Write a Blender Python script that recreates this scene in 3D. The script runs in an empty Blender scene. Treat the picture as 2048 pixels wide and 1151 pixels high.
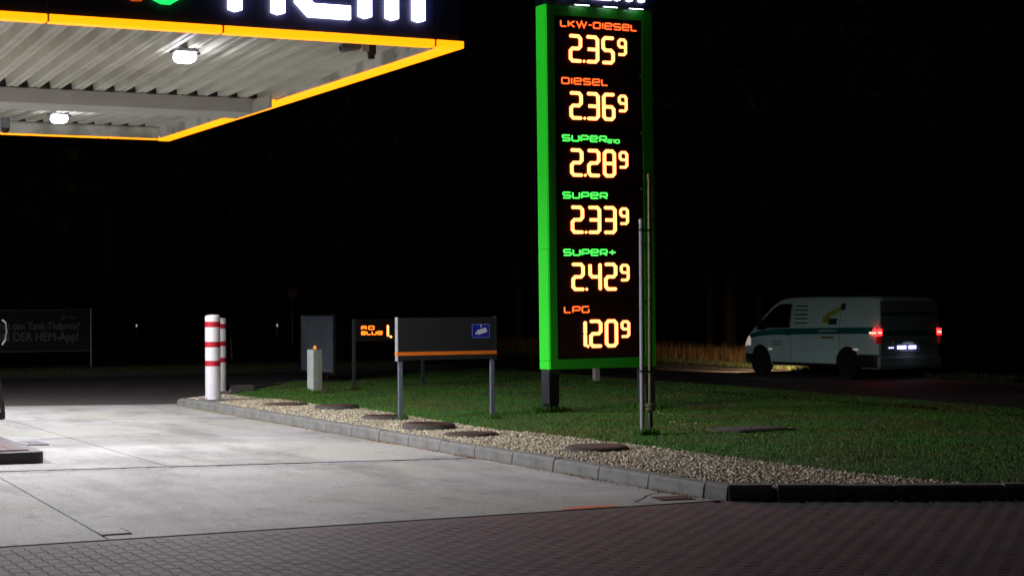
import bpy, bmesh, math, random
import numpy as np
from mathutils import Vector, Matrix
R = math.radians
random.seed(7)
rng = np.random.default_rng(11)
scene = bpy.context.scene
col = scene.collection

# ------------------------------------------------------------------ camera
# World frame: metres, X along the pump canopy's front edge, Y along the kerb
# of the forecourt, Z up; the photographer stands at the origin, eye 1.8 m.
FPX = 3550.0
yaw = math.atan2(.4434, .8963)
pitch = math.atan(33.5 / FPX)
roll = R(0.355)
cd = bpy.data.cameras.new('camera')
cd.sensor_width = 36.0
cd.lens = FPX / 2048 * 36
cd.clip_start = .1
cd.clip_end = 2000
cd.dof.use_dof = True
cd.dof.focus_distance = 25.0
cd.dof.aperture_fstop = 4.0
cam = bpy.data.objects.new('camera', cd)
col.objects.link(cam)
fh = Vector((.4434, .8963, 0)).normalized()
right = Vector((fh.y, -fh.x, 0))
fwd = fh * math.cos(pitch) + Vector((0, 0, 1)) * math.sin(pitch)
up = right.cross(fwd)
cx_ = right * math.cos(roll) - up * math.sin(roll)
cy_ = right * math.sin(roll) + up * math.cos(roll)
m = Matrix((cx_, cy_, -fwd)).transposed().to_4x4()
# sense of roll: the horizon rises to the right in the photograph
cam.matrix_world = Matrix.Translation((0, 0, 1.8)) @ m
scene.camera = cam

# ------------------------------------------------------------------ night sky, moon, exposure
world = bpy.data.worlds.new("World")
scene.world = world
world.use_nodes = True
wn = world.node_tree
wn.nodes.clear()
sky = wn.nodes.new('ShaderNodeTexSky')
sky.sky_type = 'NISHITA'
sky.sun_disc = False
sky.sun_elevation = R(4)
sky.sun_rotation = R(200)
bg = wn.nodes.new('ShaderNodeBackground')
bg.inputs['Strength'].default_value = 0.00011
wo = wn.nodes.new('ShaderNodeOutputWorld')
wn.links.new(sky.outputs[0], bg.inputs[0])
wn.links.new(bg.outputs[0], wo.inputs[0])
sd = bpy.data.lights.new('moon', 'SUN')
sd.energy = 0.0015
sd.angle = R(.5)
sd.color = (.8, .9, 1)
so = bpy.data.objects.new('moon', sd)
so.rotation_euler = (R(50), 0, R(-30))
col.objects.link(so)
scene.view_settings.view_transform = 'Standard'
scene.view_settings.look = 'None'
scene.view_settings.exposure = 0
scene.view_settings.gamma = 1
scene.view_settings.use_curve_mapping = False
scene.cycles.use_denoising = True
scene.cycles.max_bounces = 6
scene.cycles.sample_clamp_indirect = 4

# ------------------------------------------------------------------ materials
MATS = {}


def mat(name, c, rough=.7, metal=0, c2=None, nscale=3, bump=0, bscale=40, emit=None, estr=1, c3=None, n3=.5,
        coat=0, trans=0, attr=False, speck=0):
    """Principled material with procedural colour variation and fine relief."""
    if name in MATS:
        return MATS[name]
    M = bpy.data.materials.new(name)
    M.use_nodes = True
    nt = M.node_tree
    N, L = nt.nodes, nt.links
    b = N['Principled BSDF']
    b.inputs['Roughness'].default_value = rough
    b.inputs['Metallic'].default_value = metal
    b.inputs['Coat Weight'].default_value = coat
    b.inputs['Base Color'].default_value = (*c, 1)
    tc = N.new('ShaderNodeTexCoord')
    out = None
    if c2 or attr:
        if attr:
            a = N.new('ShaderNodeAttribute')
            a.attribute_name = 'rnd'
            fac = a.outputs['Fac']
        else:
            n = N.new('ShaderNodeTexNoise')
            n.inputs['Scale'].default_value = nscale
            n.inputs['Detail'].default_value = 6
            n.inputs['Roughness'].default_value = .65
            L.new(tc.outputs['Object'], n.inputs['Vector'])
            r = N.new('ShaderNodeMapRange')
            r.inputs[1].default_value = .35
            r.inputs[2].default_value = .68
            L.new(n.outputs['Fac'], r.inputs[0])
            fac = r.outputs[0]
        mx = N.new('ShaderNodeMix')
        mx.data_type = 'RGBA'
        L.new(fac, mx.inputs[0])
        mx.inputs[6].default_value = (*c, 1)
        mx.inputs[7].default_value = (*(c2 or c), 1)
        out = mx.outputs[2]
        if c3:
            n = N.new('ShaderNodeTexNoise')
            n.inputs['Scale'].default_value = n3
            n.inputs['Detail'].default_value = 4
            L.new(tc.outputs['Object'], n.inputs['Vector'])
            r = N.new('ShaderNodeMapRange')
            r.inputs[1].default_value = .45
            r.inputs[2].default_value = .65
            L.new(n.outputs['Fac'], r.inputs[0])
            m2 = N.new('ShaderNodeMix')
            m2.data_type = 'RGBA'
            L.new(r.outputs[0], m2.inputs[0])
            L.new(out, m2.inputs[6])
            m2.inputs[7].default_value = (*c3, 1)
            out = m2.outputs[2]
        if speck:
            n = N.new('ShaderNodeTexNoise')
            n.inputs['Scale'].default_value = 90
            n.inputs['Detail'].default_value = 2
            L.new(tc.outputs['Object'], n.inputs['Vector'])
            r = N.new('ShaderNodeMapRange')
            r.inputs[1].default_value = .3
            r.inputs[2].default_value = .7
            r.inputs[3].default_value = 1 - speck
            r.inputs[4].default_value = 1 + speck
            L.new(n.outputs['Fac'], r.inputs[0])
            m3 = N.new('ShaderNodeVectorMath')
            m3.operation = 'SCALE'
            L.new(out, m3.inputs[0])
            L.new(r.outputs[0], m3.inputs['Scale'])
            out = m3.outputs[0]
        L.new(out, b.inputs['Base Color'])
    if bump:
        n = N.new('ShaderNodeTexNoise')
        n.inputs['Scale'].default_value = bscale
        n.inputs['Detail'].default_value = 5
        L.new(tc.outputs['Object'], n.inputs['Vector'])
        bp = N.new('ShaderNodeBump')
        bp.inputs['Strength'].default_value = bump
        bp.inputs['Distance'].default_value = .01
        L.new(n.outputs['Fac'], bp.inputs['Height'])
        L.new(bp.outputs[0], b.inputs['Normal'])
    if emit:
        b.inputs['Emission Color'].default_value = (*emit, 1)
        b.inputs['Emission Strength'].default_value = estr
    MATS[name] = M
    return M


concrete = mat('concrete', (.355, .358, .338), .72, c2=(.255, .257, .243), nscale=.9, bump=.5, bscale=90,
               c3=(.285, .30, .25), n3=.35, speck=.45)
concrete_kerb = mat('kerb_concrete', (.205, .21, .192), .85, c2=(.12, .125, .112), nscale=4, bump=.35, bscale=60, speck=.2)
kerb_dark = mat('dark_kerb', (.035, .040, .026), .95, c2=(.05, .05, .036), nscale=6, bump=.4)  # much darker and greener than the forecourt kerb concrete
gutter = mat('gutter_concrete', (.30, .295, .30), .8, c2=(.22, .22, .22), nscale=6, bump=.3, speck=.2)
sand_joint = mat('sandy_joint', (.020, .018, .015), .95, c2=(.012, .012, .009), nscale=5)
joint = mat('joint_dirt', (.012, .011, .010), .95, c2=(.028, .026, .02), nscale=8)
asphalt = mat('asphalt', (.085, .070, .064), .8, c2=(.058, .049, .045), nscale=2, bump=.5, bscale=200, speck=.35)
road_asphalt = mat('road_asphalt', (.085, .068, .060), .7, c2=(.060, .050, .046), nscale=1.2, bump=.5, bscale=150, speck=.3)
paint = mat('road_paint', (.62, .60, .56), .6, c2=(.35, .34, .32), nscale=9)
soil = mat('soil', (.022, .085, .010), .95, c2=(.04, .075, .014), nscale=2.5, bump=.8, bscale=30)
soil_dark = mat('verge_soil', (.03, .035, .015), .95, c2=(.05, .038, .018), nscale=1.5, bump=.8, bscale=20)
grass_m = mat('grass', (.042, .19, .009), .8, c2=(.070, .20, .013), nscale=1.2, c3=(.12, .15, .022), n3=.6)
dry_grass = mat('dry_grass', (.36, .20, .075), .8, c2=(.16, .12, .04), nscale=1.6)
verge_grass = mat('verge_grass', (.05, .09, .02), .7, c2=(.09, .09, .03), nscale=1.5)
stone = mat('river_stone', (.10, .09, .07), .6, attr=True, c2=(.80, .76, .54), nscale=60, bump=.2, bscale=120, c3=(.34, .27, .16), n3=24)
navy = mat('navy_panel', (.012, .018, .055), .45, c2=(.016, .022, .065), nscale=2, coat=.2)
black_glass = mat('display_glass', (.018, .005, .0035), .4, c2=(.022, .006, .0045), nscale=3)
green = mat('green_lacquer', (.025, .36, .015), .4, c2=(.022, .32, .013), nscale=2, coat=.15)
green_glow = mat('green_side_painted_glow', (.04, .55, .03), .4, c2=(.035, .50, .03), nscale=2, emit=(.014, .60, .022), estr=.60)  # emission stands in for light falling on the left side panels
deckm = mat('white_deck_steel', (.70, .70, .62), .5, c2=(.60, .60, .52), nscale=1.5, c3=(.50, .50, .42), n3=.7)
lining = mat('white_fascia_lining', (.72, .73, .68), .5, c2=(.56, .56, .50), nscale=3, c3=(.3, .3, .26), n3=1.6)
beam_m = mat('white_beam_steel', (.58, .58, .54), .5, c2=(.5, .5, .46), nscale=2)
strip_m = mat('orange_light_strip', (.8, .3, .02), .4, emit=(1, .255, .002), estr=2.4)
letter_m = mat('white_letter_light', (.8, .8, .9), .4, emit=(.80, .72, 1), estr=5.5)
emblem_g = mat('green_emblem_light', (.02, .6, .1), .4, emit=(.01, .9, .12), estr=1.6)
emblem_o = mat('orange_emblem_light', (.6, .15, .02), .4, emit=(1, .16, .01), estr=.35)
led = mat('amber_led', (.8, .3, .05), .4, emit=(1, .22, .062), estr=6)
led_txt = mat('orange_led_text', (.8, .2, .05), .4, emit=(1, .10, .016), estr=2.4)
led_grn = mat('green_led_text', (.1, .8, .2), .4, emit=(.075, 1, .10), estr=1.6)
led_yel = mat('amber_led_text', (.8, .3, .05), .4, emit=(1, .15, .008), estr=3.2)
lamp_lens = mat('lamp_lens', (.9, .9, .9), .3, emit=(.92, .9, 1), estr=26)
darkgrey = mat('dark_grey_paint', (.032, .038, .042), .5, c2=(.024, .029, .033), nscale=4)
sign_face = mat('sign_face', (.006, .0075, .008), .9, c2=(.0045, .006, .0065), nscale=2)
postgrey = mat('grey_blue_post', (.14, .155, .20), .4, c2=(.10, .115, .15), nscale=8)
edge_grey = mat('sign_edge_metal', (.36, .38, .38), .4, c2=(.27, .29, .3), nscale=6)
orange_p = mat('orange_stripe', (.85, .20, .015), .5, c2=(.75, .17, .012), nscale=5)
blue_p = mat('blue_sign', (.012, .022, .34), .4, c2=(.01, .018, .29), nscale=5)
white_p = mat('white_print', (.72, .74, .72), .5, c2=(.62, .64, .62), nscale=5)
white_b = mat('white_bollard_paint', (.74, .74, .76), .4, c2=(.62, .62, .63), nscale=4, coat=.2)
red_b = mat('red_reflective_band', (.50, .012, .03), .35, c2=(.40, .01, .022), nscale=7)
galv = mat('galvanised_steel', (.50, .50, .54), .35, metal=.85, c2=(.38, .38, .42), nscale=9)
pole_m = mat('grey_pipe', (.42, .42, .48), .35, metal=.3, c2=(.33, .33, .38), nscale=9)
brass = mat('weathered_bronze_pipe', (.28, .22, .12), .35, metal=.6, c2=(.14, .11, .06), nscale=9)
blackp = mat('black_plastic', (.012, .012, .013), .5, c2=(.018, .018, .018), nscale=8)
rubber = mat('tyre_rubber', (.006, .006, .006), .9, c2=(.010, .010, .010), nscale=6)
iron = mat('rusty_iron_cover', (.050, .032, .024), .75, c2=(.10, .052, .032), nscale=4, bump=.6, bscale=50)
ringc = mat('cover_ring', (.085, .08, .07), .9, c2=(.055, .05, .04), nscale=6, bump=.5)
poster_m = mat('grey_poster_back', (.15, .19, .225), .5, c2=(.10, .13, .155), nscale=1.6, c3=(.19, .22, .245), n3=1.1)
tan_post = mat('weathered_tan_concrete', (.50, .46, .40), .85, c2=(.38, .34, .29), nscale=7, bump=.3)
pale_post = mat('weathered_pale_concrete', (.55, .62, .56), .85, c2=(.42, .47, .42), nscale=5, bump=.3)
amber = mat('amber_lens', (.7, .25, .02), .3, emit=(1, .33, .02), estr=.55)
billb = mat('billboard_face', (.030, .033, .034), .6, c2=(.022, .025, .026), nscale=2)
print_grey = mat('billboard_print', (.34, .36, .32), .6, c2=(.26, .28, .25), nscale=4)
print_green = mat('billboard_green_print', (.04, .30, .03), .6)
bark = mat('bark', (.085, .062, .045), .9, c2=(.05, .037, .027), nscale=6, bump=.8, bscale=14)
needles = mat('pine_foliage', (.028, .048, .018), .8, c2=(.05, .07, .024), nscale=2)
leafm = mat('leaf_foliage', (.06, .09, .02), .8, c2=(.10, .11, .03), nscale=2)
fallen = mat('fallen_leaf', (.42, .26, .07), .8, c2=(.28, .13, .04), nscale=30)
petal = mat('small_flower', (.6, .55, .2), .7, c2=(.65, .62, .5), nscale=30)
van_white = mat('van_white_paint', (.58, .88, .82), .4, c2=(.54, .83, .77), nscale=1.5, coat=.3)
van_rear = mat('van_rear_shaded_white', (.28, .38, .37), .6, c2=(.22, .30, .29), nscale=1.5)  # darker copy of the van white, shade of the rear put into the colour
teal = mat('teal_stripe', (.0, .16, .15), .4, c2=(0, .14, .13), nscale=4)
van_glass = mat('van_dark_glass', (.004, .005, .006), .25, c2=(.006, .007, .008), nscale=4)
ink = mat('dark_van_lettering', (.02, .04, .04), .5)
lime = mat('lime_print', (.42, .50, .02), .5, c2=(.33, .42, .02), nscale=8)
tail_on = mat('lit_tail_lamp', (.6, .02, .01), .3, emit=(1, .010, .012), estr=9)
tail_core = mat('lit_tail_lamp_core', (.8, .2, .1), .3, emit=(1, .28, .16), estr=5)
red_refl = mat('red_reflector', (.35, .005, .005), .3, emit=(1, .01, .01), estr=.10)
head_m = mat('headlamp_glass', (.8, .8, .8), .2, emit=(1, .78, .72), estr=.35)
plate_m = mat('number_plate', (.6, .62, .8), .5, c2=(.5, .52, .7), nscale=9)
plate_lamp = mat('plate_lamp_glow', (.8, .8, 1), .4, emit=(.5, .5, 1), estr=3.5)
reflwhite = mat('delineator_white', (.78, .72, .66), .5, c2=(.6, .54, .48), nscale=9)
red_sign = mat('red_sign_ring', (.4, .02, .02), .5)


def add_stains(M):
    nt = M.node_tree
    N, L = nt.nodes, nt.links
    b = N['Principled BSDF']
    src = b.inputs['Base Color'].links[0].from_socket
    g = N.new('ShaderNodeNewGeometry')

    def layer(scale, stretch, lo, hi, mul, src, detail=5):
        mp = N.new('ShaderNodeMapping')
        mp.inputs['Scale'].default_value = stretch
        n = N.new('ShaderNodeTexNoise')
        n.inputs['Scale'].default_value = scale
        n.inputs['Detail'].default_value = detail
        n.inputs['Roughness'].default_value = .7
        L.new(g.outputs['Position'], mp.inputs['Vector'])
        L.new(mp.outputs[0], n.inputs['Vector'])
        r = N.new('ShaderNodeMapRange')
        r.inputs[1].default_value = lo
        r.inputs[2].default_value = hi
        r.inputs[3].default_value = 1
        r.inputs[4].default_value = mul
        L.new(n.outputs['Fac'], r.inputs[0])
        s_ = N.new('ShaderNodeVectorMath')
        s_.operation = 'SCALE'
        L.new(src, s_.inputs[0])
        L.new(r.outputs[0], s_.inputs['Scale'])
        return s_.outputs[0]
    src = layer(.8, (1, .35, 1), .48, .70, .52, src)       # tyre worn lanes along the kerb direction
    src = layer(3.5, (1, 1, 1), .58, .72, .50, src, 8)      # blotches
    src = layer(14, (1, 1, 1), .66, .72, .45, src, 3)       # drips
    src = layer(60, (1, 1, 1), .40, .62, 1.35, src, 2)      # pale aggregate
    L.new(src, b.inputs['Base Color'])


add_stains(concrete)

# ------------------------------------------------------------------ mesh helpers
class MB:
    def __init__(s):
        s.v, s.f = [], []

    def add(s, vs, fs):
        k = len(s.v)
        s.v += [tuple(p) for p in vs]
        s.f += [tuple(i + k for i in q) for q in fs]
        return s

    def box(s, x0, x1, y0, y1, z0, z1):
        return s.add([(x0, y0, z0), (x1, y0, z0), (x1, y1, z0), (x0, y1, z0), (x0, y0, z1), (x1, y0, z1), (x1, y1, z1), (x0, y1, z1)],
                     [(0, 3, 2, 1), (4, 5, 6, 7), (0, 1, 5, 4), (1, 2, 6, 5), (2, 3, 7, 6), (3, 0, 4, 7)])

    def prism(s, poly, z0, z1, axis='z', inset=0):
        """poly = list of (a, b); extruded along axis between z0 and z1."""
        n = len(poly)
        ar = sum(poly[i][0] * poly[(i + 1) % n][1] - poly[(i + 1) % n][0] * poly[i][1] for i in range(n))
        if ar < 0:
            poly = poly[::-1]
        def P(a, b, c):
            return (a, b, c) if axis == 'z' else ((a, c, b) if axis == 'y' else (c, a, b))
        vs = [P(a, b, z0) for a, b in poly] + [P(a, b, z1) for a, b in poly]
        fs = [tuple(range(n))[::-1], tuple(range(n, 2 * n))] + [(i, (i + 1) % n, n + (i + 1) % n, n + i) for i in range(n)]
        if axis == 'y':
            fs = [q[::-1] for q in fs]
        return s.add(vs, fs)

    def lathe(s, prof, n=20, c=(0, 0, 0), axis='z', caps=True):
        """prof = list of (radius, height)."""
        vs, fs = [], []
        for r, h in prof:
            for i in range(n):
                a = 2 * math.pi * i / n
                x, y = r * math.cos(a), r * math.sin(a)
                p = (x, y, h) if axis == 'z' else ((x, h, y) if axis == 'y' else (h, x, y))
                vs.append((p[0] + c[0], p[1] + c[1], p[2] + c[2]))
        for k in range(len(prof) - 1):
            for i in range(n):
                j = (i + 1) % n
                q = (k * n + i, k * n + j, (k + 1) * n + j, (k + 1) * n + i)
                fs.append(q if axis != 'y' else q[::-1])
        if caps:
            fs.append(tuple(range(n))[::-1])
            fs.append(tuple(range((len(prof) - 1) * n, len(prof) * n)))
        return s.add(vs, fs)

    def tube(s, pts, r, n=8):
        pts = [Vector(p) for p in pts]
        rr = r if isinstance(r, (list, tuple)) else [r] * len(pts)
        vs, fs = [], []
        up0 = Vector((0, 0, 1))
        for k, p in enumerate(pts):
            d = (pts[min(k + 1, len(pts) - 1)] - pts[max(k - 1, 0)]).normalized()
            a = d.cross(up0)
            if a.length < .05:
                a = d.cross(Vector((0, 1, 0)))
            a.normalize()
            b = a.cross(d)
            for i in range(n):
                t = 2 * math.pi * i / n
                vs.append(p + (a * math.cos(t) + b * math.sin(t)) * rr[k])
        for k in range(len(pts) - 1):
            for i in range(n):
                j = (i + 1) % n
                fs.append((k * n + i, (k + 1) * n + i, (k + 1) * n + j, k * n + j))
        fs.append(tuple(range(n)))
        fs.append(tuple(range((len(pts) - 1) * n, len(pts) * n))[::-1])
        return s.add(vs, fs)

    def build(s, name, material, parent=None, smooth=False, bevel=0, fix=True):
        me = bpy.data.meshes.new(name)
        me.from_pydata(s.v, [], s.f)
        if fix:
            bm = bmesh.new()
            bm.from_mesh(me)
            bmesh.ops.recalc_face_normals(bm, faces=bm.faces)
            bm.to_mesh(me)
            bm.free()
        me.materials.append(material)
        if smooth:
            me.shade_smooth()
        o = bpy.data.objects.new(name, me)
        col.objects.link(o)
        if parent is not None:
            o.parent = parent
        if bevel:
            b = o.modifiers.new('bevel', 'BEVEL')
            b.width = bevel
            b.segments = 2
            b.limit_method = 'ANGLE'
        if smooth:
            e = o.modifiers.new('edges', 'EDGE_SPLIT')
            e.split_angle = R(38)
        return o


def tag(o, label=None, cat=None, group=None, kind=None):
    if label: o['label'] = label
    if cat: o['category'] = cat
    if group: o['group'] = group
    if kind: o['kind'] = kind
    return o


def thing(name, label, cat, loc=(0, 0, 0), rz=0, group=None, rot=None):
    o = bpy.data.objects.new(name, None)
    o.empty_display_size = .2
    col.objects.link(o)
    o.location = loc
    o.rotation_euler = rot or (0, 0, rz)
    return tag(o, label, cat, group)


def copy_tree(o, parent=None):
    c = o.copy()
    col.objects.link(c)
    if parent is not None:
        c.parent = parent
    for ch in [q for q in bpy.data.objects if q.parent == o]:
        copy_tree(ch, c)
    return c


def soup(name, V, F, material, parent=None, rnd=None, smooth=False, kind='stuff'):
    """large numpy mesh: V (n,3), F (m,k)."""
    me = bpy.data.meshes.new(name)
    k = F.shape[1]
    me.vertices.add(len(V))
    me.vertices.foreach_set('co', V.astype(np.float32).ravel())
    me.loops.add(F.size)
    me.loops.foreach_set('vertex_index', F.astype(np.int32).ravel())
    me.polygons.add(len(F))
    me.polygons.foreach_set('loop_start', np.arange(0, F.size, k, dtype=np.int32))
    me.polygons.foreach_set('loop_total', np.full(len(F), k, dtype=np.int32))
    me.update(calc_edges=True)
    if rnd is not None:
        a = me.attributes.new('rnd', 'FLOAT', 'POINT')
        a.data.foreach_set('value', rnd.astype(np.float32))
    me.materials.append(material)
    if smooth:
        me.shade_smooth()
    else:
        me.shade_flat()
    o = bpy.data.objects.new(name, me)
    col.objects.link(o)
    if parent is not None:
        o.parent = parent
    if kind:
        o['kind'] = kind
    return o


def inside(P, poly):
    x, y = P[:, 0], P[:, 1]
    r = np.zeros(len(P), bool)
    n = len(poly)
    for i in range(n):
        x0, y0 = poly[i]
        x1, y1 = poly[(i + 1) % n]
        c = ((y0 > y) != (y1 > y))
        with np.errstate(divide='ignore', invalid='ignore'):
            r ^= c & (x < (x1 - x0) * (y - y0) / (y1 - y0 if y1 != y0 else 1e-9) + x0)
    return r


# stroke lettering -----------------------------------------------------------
def chamfer(pts, c, closed=False):
    out = []
    n = len(pts)
    for i, p in enumerate(pts):
        if not closed and i in (0, n - 1):
            out.append(p)
            continue
        a, b = pts[i - 1], pts[(i + 1) % n]
        va = Vector((a[0] - p[0], a[1] - p[1]))
        vb = Vector((b[0] - p[0], b[1] - p[1]))
        k = min(c, va.length * .45, vb.length * .45)
        q = va.normalized() * k
        w = vb.normalized() * k
        out += [(p[0] + q.x, p[1] + q.y), (p[0] + w.x, p[1] + w.y)]
    return out


def ribbon(mb, pts, w, depth, closed=False, point=0, y=0):
    """a mitred band of width w along pts (x, z), standing proud by depth towards -Y."""
    n = len(pts)
    P = [Vector(p) for p in pts]
    Lp, Rp = [], []
    for i in range(n):
        a = P[i - 1] if (i or closed) else None
        b = P[(i + 1) % n] if (i < n - 1 or closed) else None
        d0 = (P[i] - a).normalized() if a is not None else None
        d1 = (b - P[i]).normalized() if b is not None else None
        if d0 is None: d0 = d1
        if d1 is None: d1 = d0
        n0, n1 = Vector((-d0.y, d0.x)), Vector((-d1.y, d1.x))
        mt = (n0 + n1)
        mt = mt.normalized() if mt.length > 1e-4 else n0
        s = w / 2 / max(.35, mt.dot(n0))
        p = P[i]
        Lp.append(p + mt * s)
        Rp.append(p - mt * s)
    m_ = n if closed else n - 1
    vs, fs = [], []
    for a, b in zip(Lp, Rp):
        vs += [(a.x, y - depth, a.y), (b.x, y - depth, b.y), (a.x, y, a.y), (b.x, y, b.y)]
    for i in range(m_):
        j = (i + 1) % n
        a, b = i * 4, j * 4
        fs += [(a, a + 1, b + 1, b), (a, b, b + 2, a + 2), (a + 1, a + 3, b + 3, b + 1)]
    if not closed:
        for i, sgn in ((0, -1), (n - 1, 1)):
            a = i * 4
            if point:
                d = (P[1] - P[0]).normalized() if i == 0 else (P[-1] - P[-2]).normalized()
                t = P[i] + d * sgn * point
                k = len(vs)
                vs += [(t.x, y - depth, t.y), (t.x, y, t.y)]
                fs += [(a, a + 1, k), (a, k, k + 1, a + 2), (a + 1, a + 3, k + 1, k)]
            else:
                fs.append((a, a + 1, a + 3, a + 2))
    mb.add(vs, fs)


BOX = [(0, 0), (0, 1), (1, 1), (1, 0)]
GL = {  # letter: (width, [(points, closed)])
    'L': (.85, [([(0, 1), (0, 0), (1, 0)], 0)]), 'K': (.95, [([(0, 1), (0, 0)], 0), ([(1, 1), (.22, .5), (1, 0)], 0)]),
    'W': (1.6, [([(0, 1), (.27, 0), (.5, 1), (.73, 0), (1, 1)], 0)]), '-': (.4, [([(0, .5), (1, .5)], 0)]),
    'D': (1.05, [(BOX, 1)]), 'O': (1.0, [(BOX, 1)]), 'I': (.12, [([(.5, 1), (.5, 0)], 0)]),
    'e': (1.05, [([(.12, .5), (1, .5), (1, 1), (0, 1), (0, 0), (1, 0)], 0)]),
    'S': (1.05, [([(1, 1), (0, 1), (0, .5), (1, .5), (1, 0), (0, 0)], 0)]), 'U': (1.0, [([(0, 1), (0, 0), (1, 0), (1, 1)], 0)]),
    'P': (1.0, [([(0, 0), (0, 1), (1, 1), (1, .38), (.14, .38)], 0)]),
    'R': (1.0, [([(0, 0), (0, 1), (1, 1), (1, .38), (.14, .38)], 0), ([(.55, .28), (1, 0)], 0)]),
    '+': (.95, [([(.5, .95), (.5, .1)], 0), ([(0, .52), (.42, .52)], 0), ([(.58, .52), (1, .52)], 0)]),
    'G': (.95, [([(1, 1), (0, 1), (0, 0), (1, 0), (1, .55)], 0)]), '1': (.3, [([(0, 1), (1, 1), (1, 0)], 0)]),
    '0': (1.0, [(BOX, 1)]), 'A': (.9, [([(0, 0), (0, 1), (1, 1), (1, 0)], 0), ([(.12, .45), (.88, .45)], 0)]),
    'B': (.9, [(BOX, 1), ([(.12, .5), (.88, .5)], 0)]),
}


def word_mb(text, x, z, h, w, depth, wx=1.0, gap=.36, y=0):
    mb = MB()
    for ch in text:
        wd, strokes = GL[ch]
        W_ = wd * h * wx
        for pts, closed in strokes:
            q = [(x + a * W_, z + w / 2 + b * (h - w)) for a, b in pts]
            if ch not in 'KW' and len(q) > 2:
                q = chamfer(q, w * .55, closed)
            ribbon(mb, q, w, depth, closed, y=y)
        x += W_ + gap * h * wx
    return mb, x


SEG = {
    '2': [([(0, 1), (1, 1), (1, .5), (0, .5), (0, 0), (1, 0)], 0)],
    '3': [([(0, 1), (1, 1), (1, 0), (0, 0)], 0), ([(.05, .5), ('i', .5)], 0)],
    '5': [([(1, 1), (0, 1), (0, .5), (1, .5), (1, 0), (0, 0)], 0)],
    '6': [([(1, 1), (0, 1), (0, 0), (1, 0), (1, .5), ('j', .5)], 0)],
    '8': [(BOX, 1), ([('j', .5), ('i', .5)], 0)], '0': [(BOX, 1)],
    '9': [([(0, 0), (1, 0), (1, 1), (0, 1), (0, .5), ('i', .5)], 0)],
    '4': [([(0, 1), (0, .5), ('i', .5)], 0), ([(1, 1), (1, .5), (1, 0)], 0)],
    '1': [([(.5, .97), (.5, .53)], 0), ([(.5, .47), (.5, .03)], 0)],
}


def digit_mb(ch, x, z, wd, h, w, depth, y=0):
    mb = MB()
    for pts, closed in SEG[ch]:
        q = []
        for a, b in pts:
            a = (1 - (w * .5 + .001) / (wd - w)) if a == 'i' else ((w * .5 + .001) / (wd - w) if a == 'j' else a)
            q.append((x + w / 2 + a * (wd - w), z + w / 2 + b * (h - w)))
        if len(q) > 2 and not (ch == '4' and q[0][0] == q[2][0]):
            q = chamfer(q, w * .75, closed)
        ribbon(mb, q, w, depth, closed, point=w * .35 if not closed and pts[0][0] != 'j' and pts[-1][0] != 'i' and ch not in '1' else (w * .3 if ch == '1' else 0), y=y)
    return mb


def text_mesh(txt, size, extr, align='RIGHT'):
    cu = bpy.data.curves.new('text_tmp', 'FONT')
    cu.body = txt
    cu.size = size
    cu.extrude = extr
    cu.align_x = align
    cu.offset = .004
    to = bpy.data.objects.new('text_tmp', cu)
    col.objects.link(to)
    dg = bpy.context.evaluated_depsgraph_get()
    me = bpy.data.meshes.new_from_object(to.evaluated_get(dg))
    bpy.data.objects.remove(to)
    bpy.data.curves.remove(cu)
    return me


# ------------------------------------------------------------------ terrain
def gz(u, v):
    """the forecourt falls towards its kerb: 1.8 % rise away from it"""
    a = min(max(8.9 - u, 0), 7) * .018
    b = min(max((v - 13.7) / 5, 0), 1)
    c = 1 - min(max((v - 33) / 12, 0), 1)
    return a * b * c


base = MB()
base.add([(-900, -900, -.12), (900, -900, -.12), (900, 900, -.12), (-900, 900, -.12)], [(0, 1, 2, 3)])
tag(base.build('ground', soil_dark), 'dark ground reaching to the horizon', kind='structure')


def sheet(name, us, vs, zoff, material, label, parent=None, kind='structure'):
    V, F = [], []
    for v in vs:
        for u in us:
            V.append((u, v, gz(u, v) + zoff))
    n = len(us)
    for j in range(len(vs) - 1):
        for i in range(n - 1):
            F.append((j * n + i, j * n + i + 1, (j + 1) * n + i + 1, (j + 1) * n + i))
    mb = MB().add(V, F)
    o = mb.build(name, material, parent, fix=False)
    if kind:
        tag(o, label, kind=kind)
    return o


def lin(a, b, n): return [a + (b - a) * i / n for i in range(n + 1)]


# forecourt slabs
fc = sheet('forecourt', lin(-24, 9.05, 14), lin(13.72, 32.35, 14), -.035, joint, 'pale concrete forecourt under the canopy')


def slab(u0, u1, v0, v1, g=.012):
    us, vs = lin(u0 + g, u1 - g, 5), lin(v0 + g, v1 - g, 5)
    mb = MB()
    n = 6
    V = [(u, v, gz(u, v)) for v in vs for u in us]
    F = [(j * n + i, j * n + i + 1, (j + 1) * n + i + 1, (j + 1) * n + i) for j in range(5) for i in range(5)]
    rim = [i for i in range(n)] + [n * j + n - 1 for j in range(1, n)] + [n * (n - 1) + i for i in range(n - 2, -1, -1)] + [n * j for j in range(n - 2, 0, -1)]
    k = len(V)
    V += [(V[i][0], V[i][1], V[i][2] - .08) for i in rim]
    for a in range(len(rim)):
        b = (a + 1) % len(rim)
        F.append((rim[a], k + a, k + b, rim[b]))
    mb.add(V, F)
    return mb.build('concrete_slab', concrete, fc, fix=False)


ROWS = [(13.74, 18.72, [-24, -17, -10, -3.5, 3.3, 8.87]), (18.98, 23.75, [-24, -17, -9, -2, 5.2, 8.87]),
        (23.75, 27.8, [-24, -17, -9, -2, 5.2, 8.87]), (27.8, 32.3, [-24, -16, -8, -1, 5.2, 9.6])]
for k_, (v0, v1, us) in enumerate(ROWS):
    for a, b in zip(us[:-1], us[1:]):
        slab(a, b, v0 + (0, .012, .006, .022)[k_], v1 - (.015, .006, .022, 0)[k_], .011)
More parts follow.
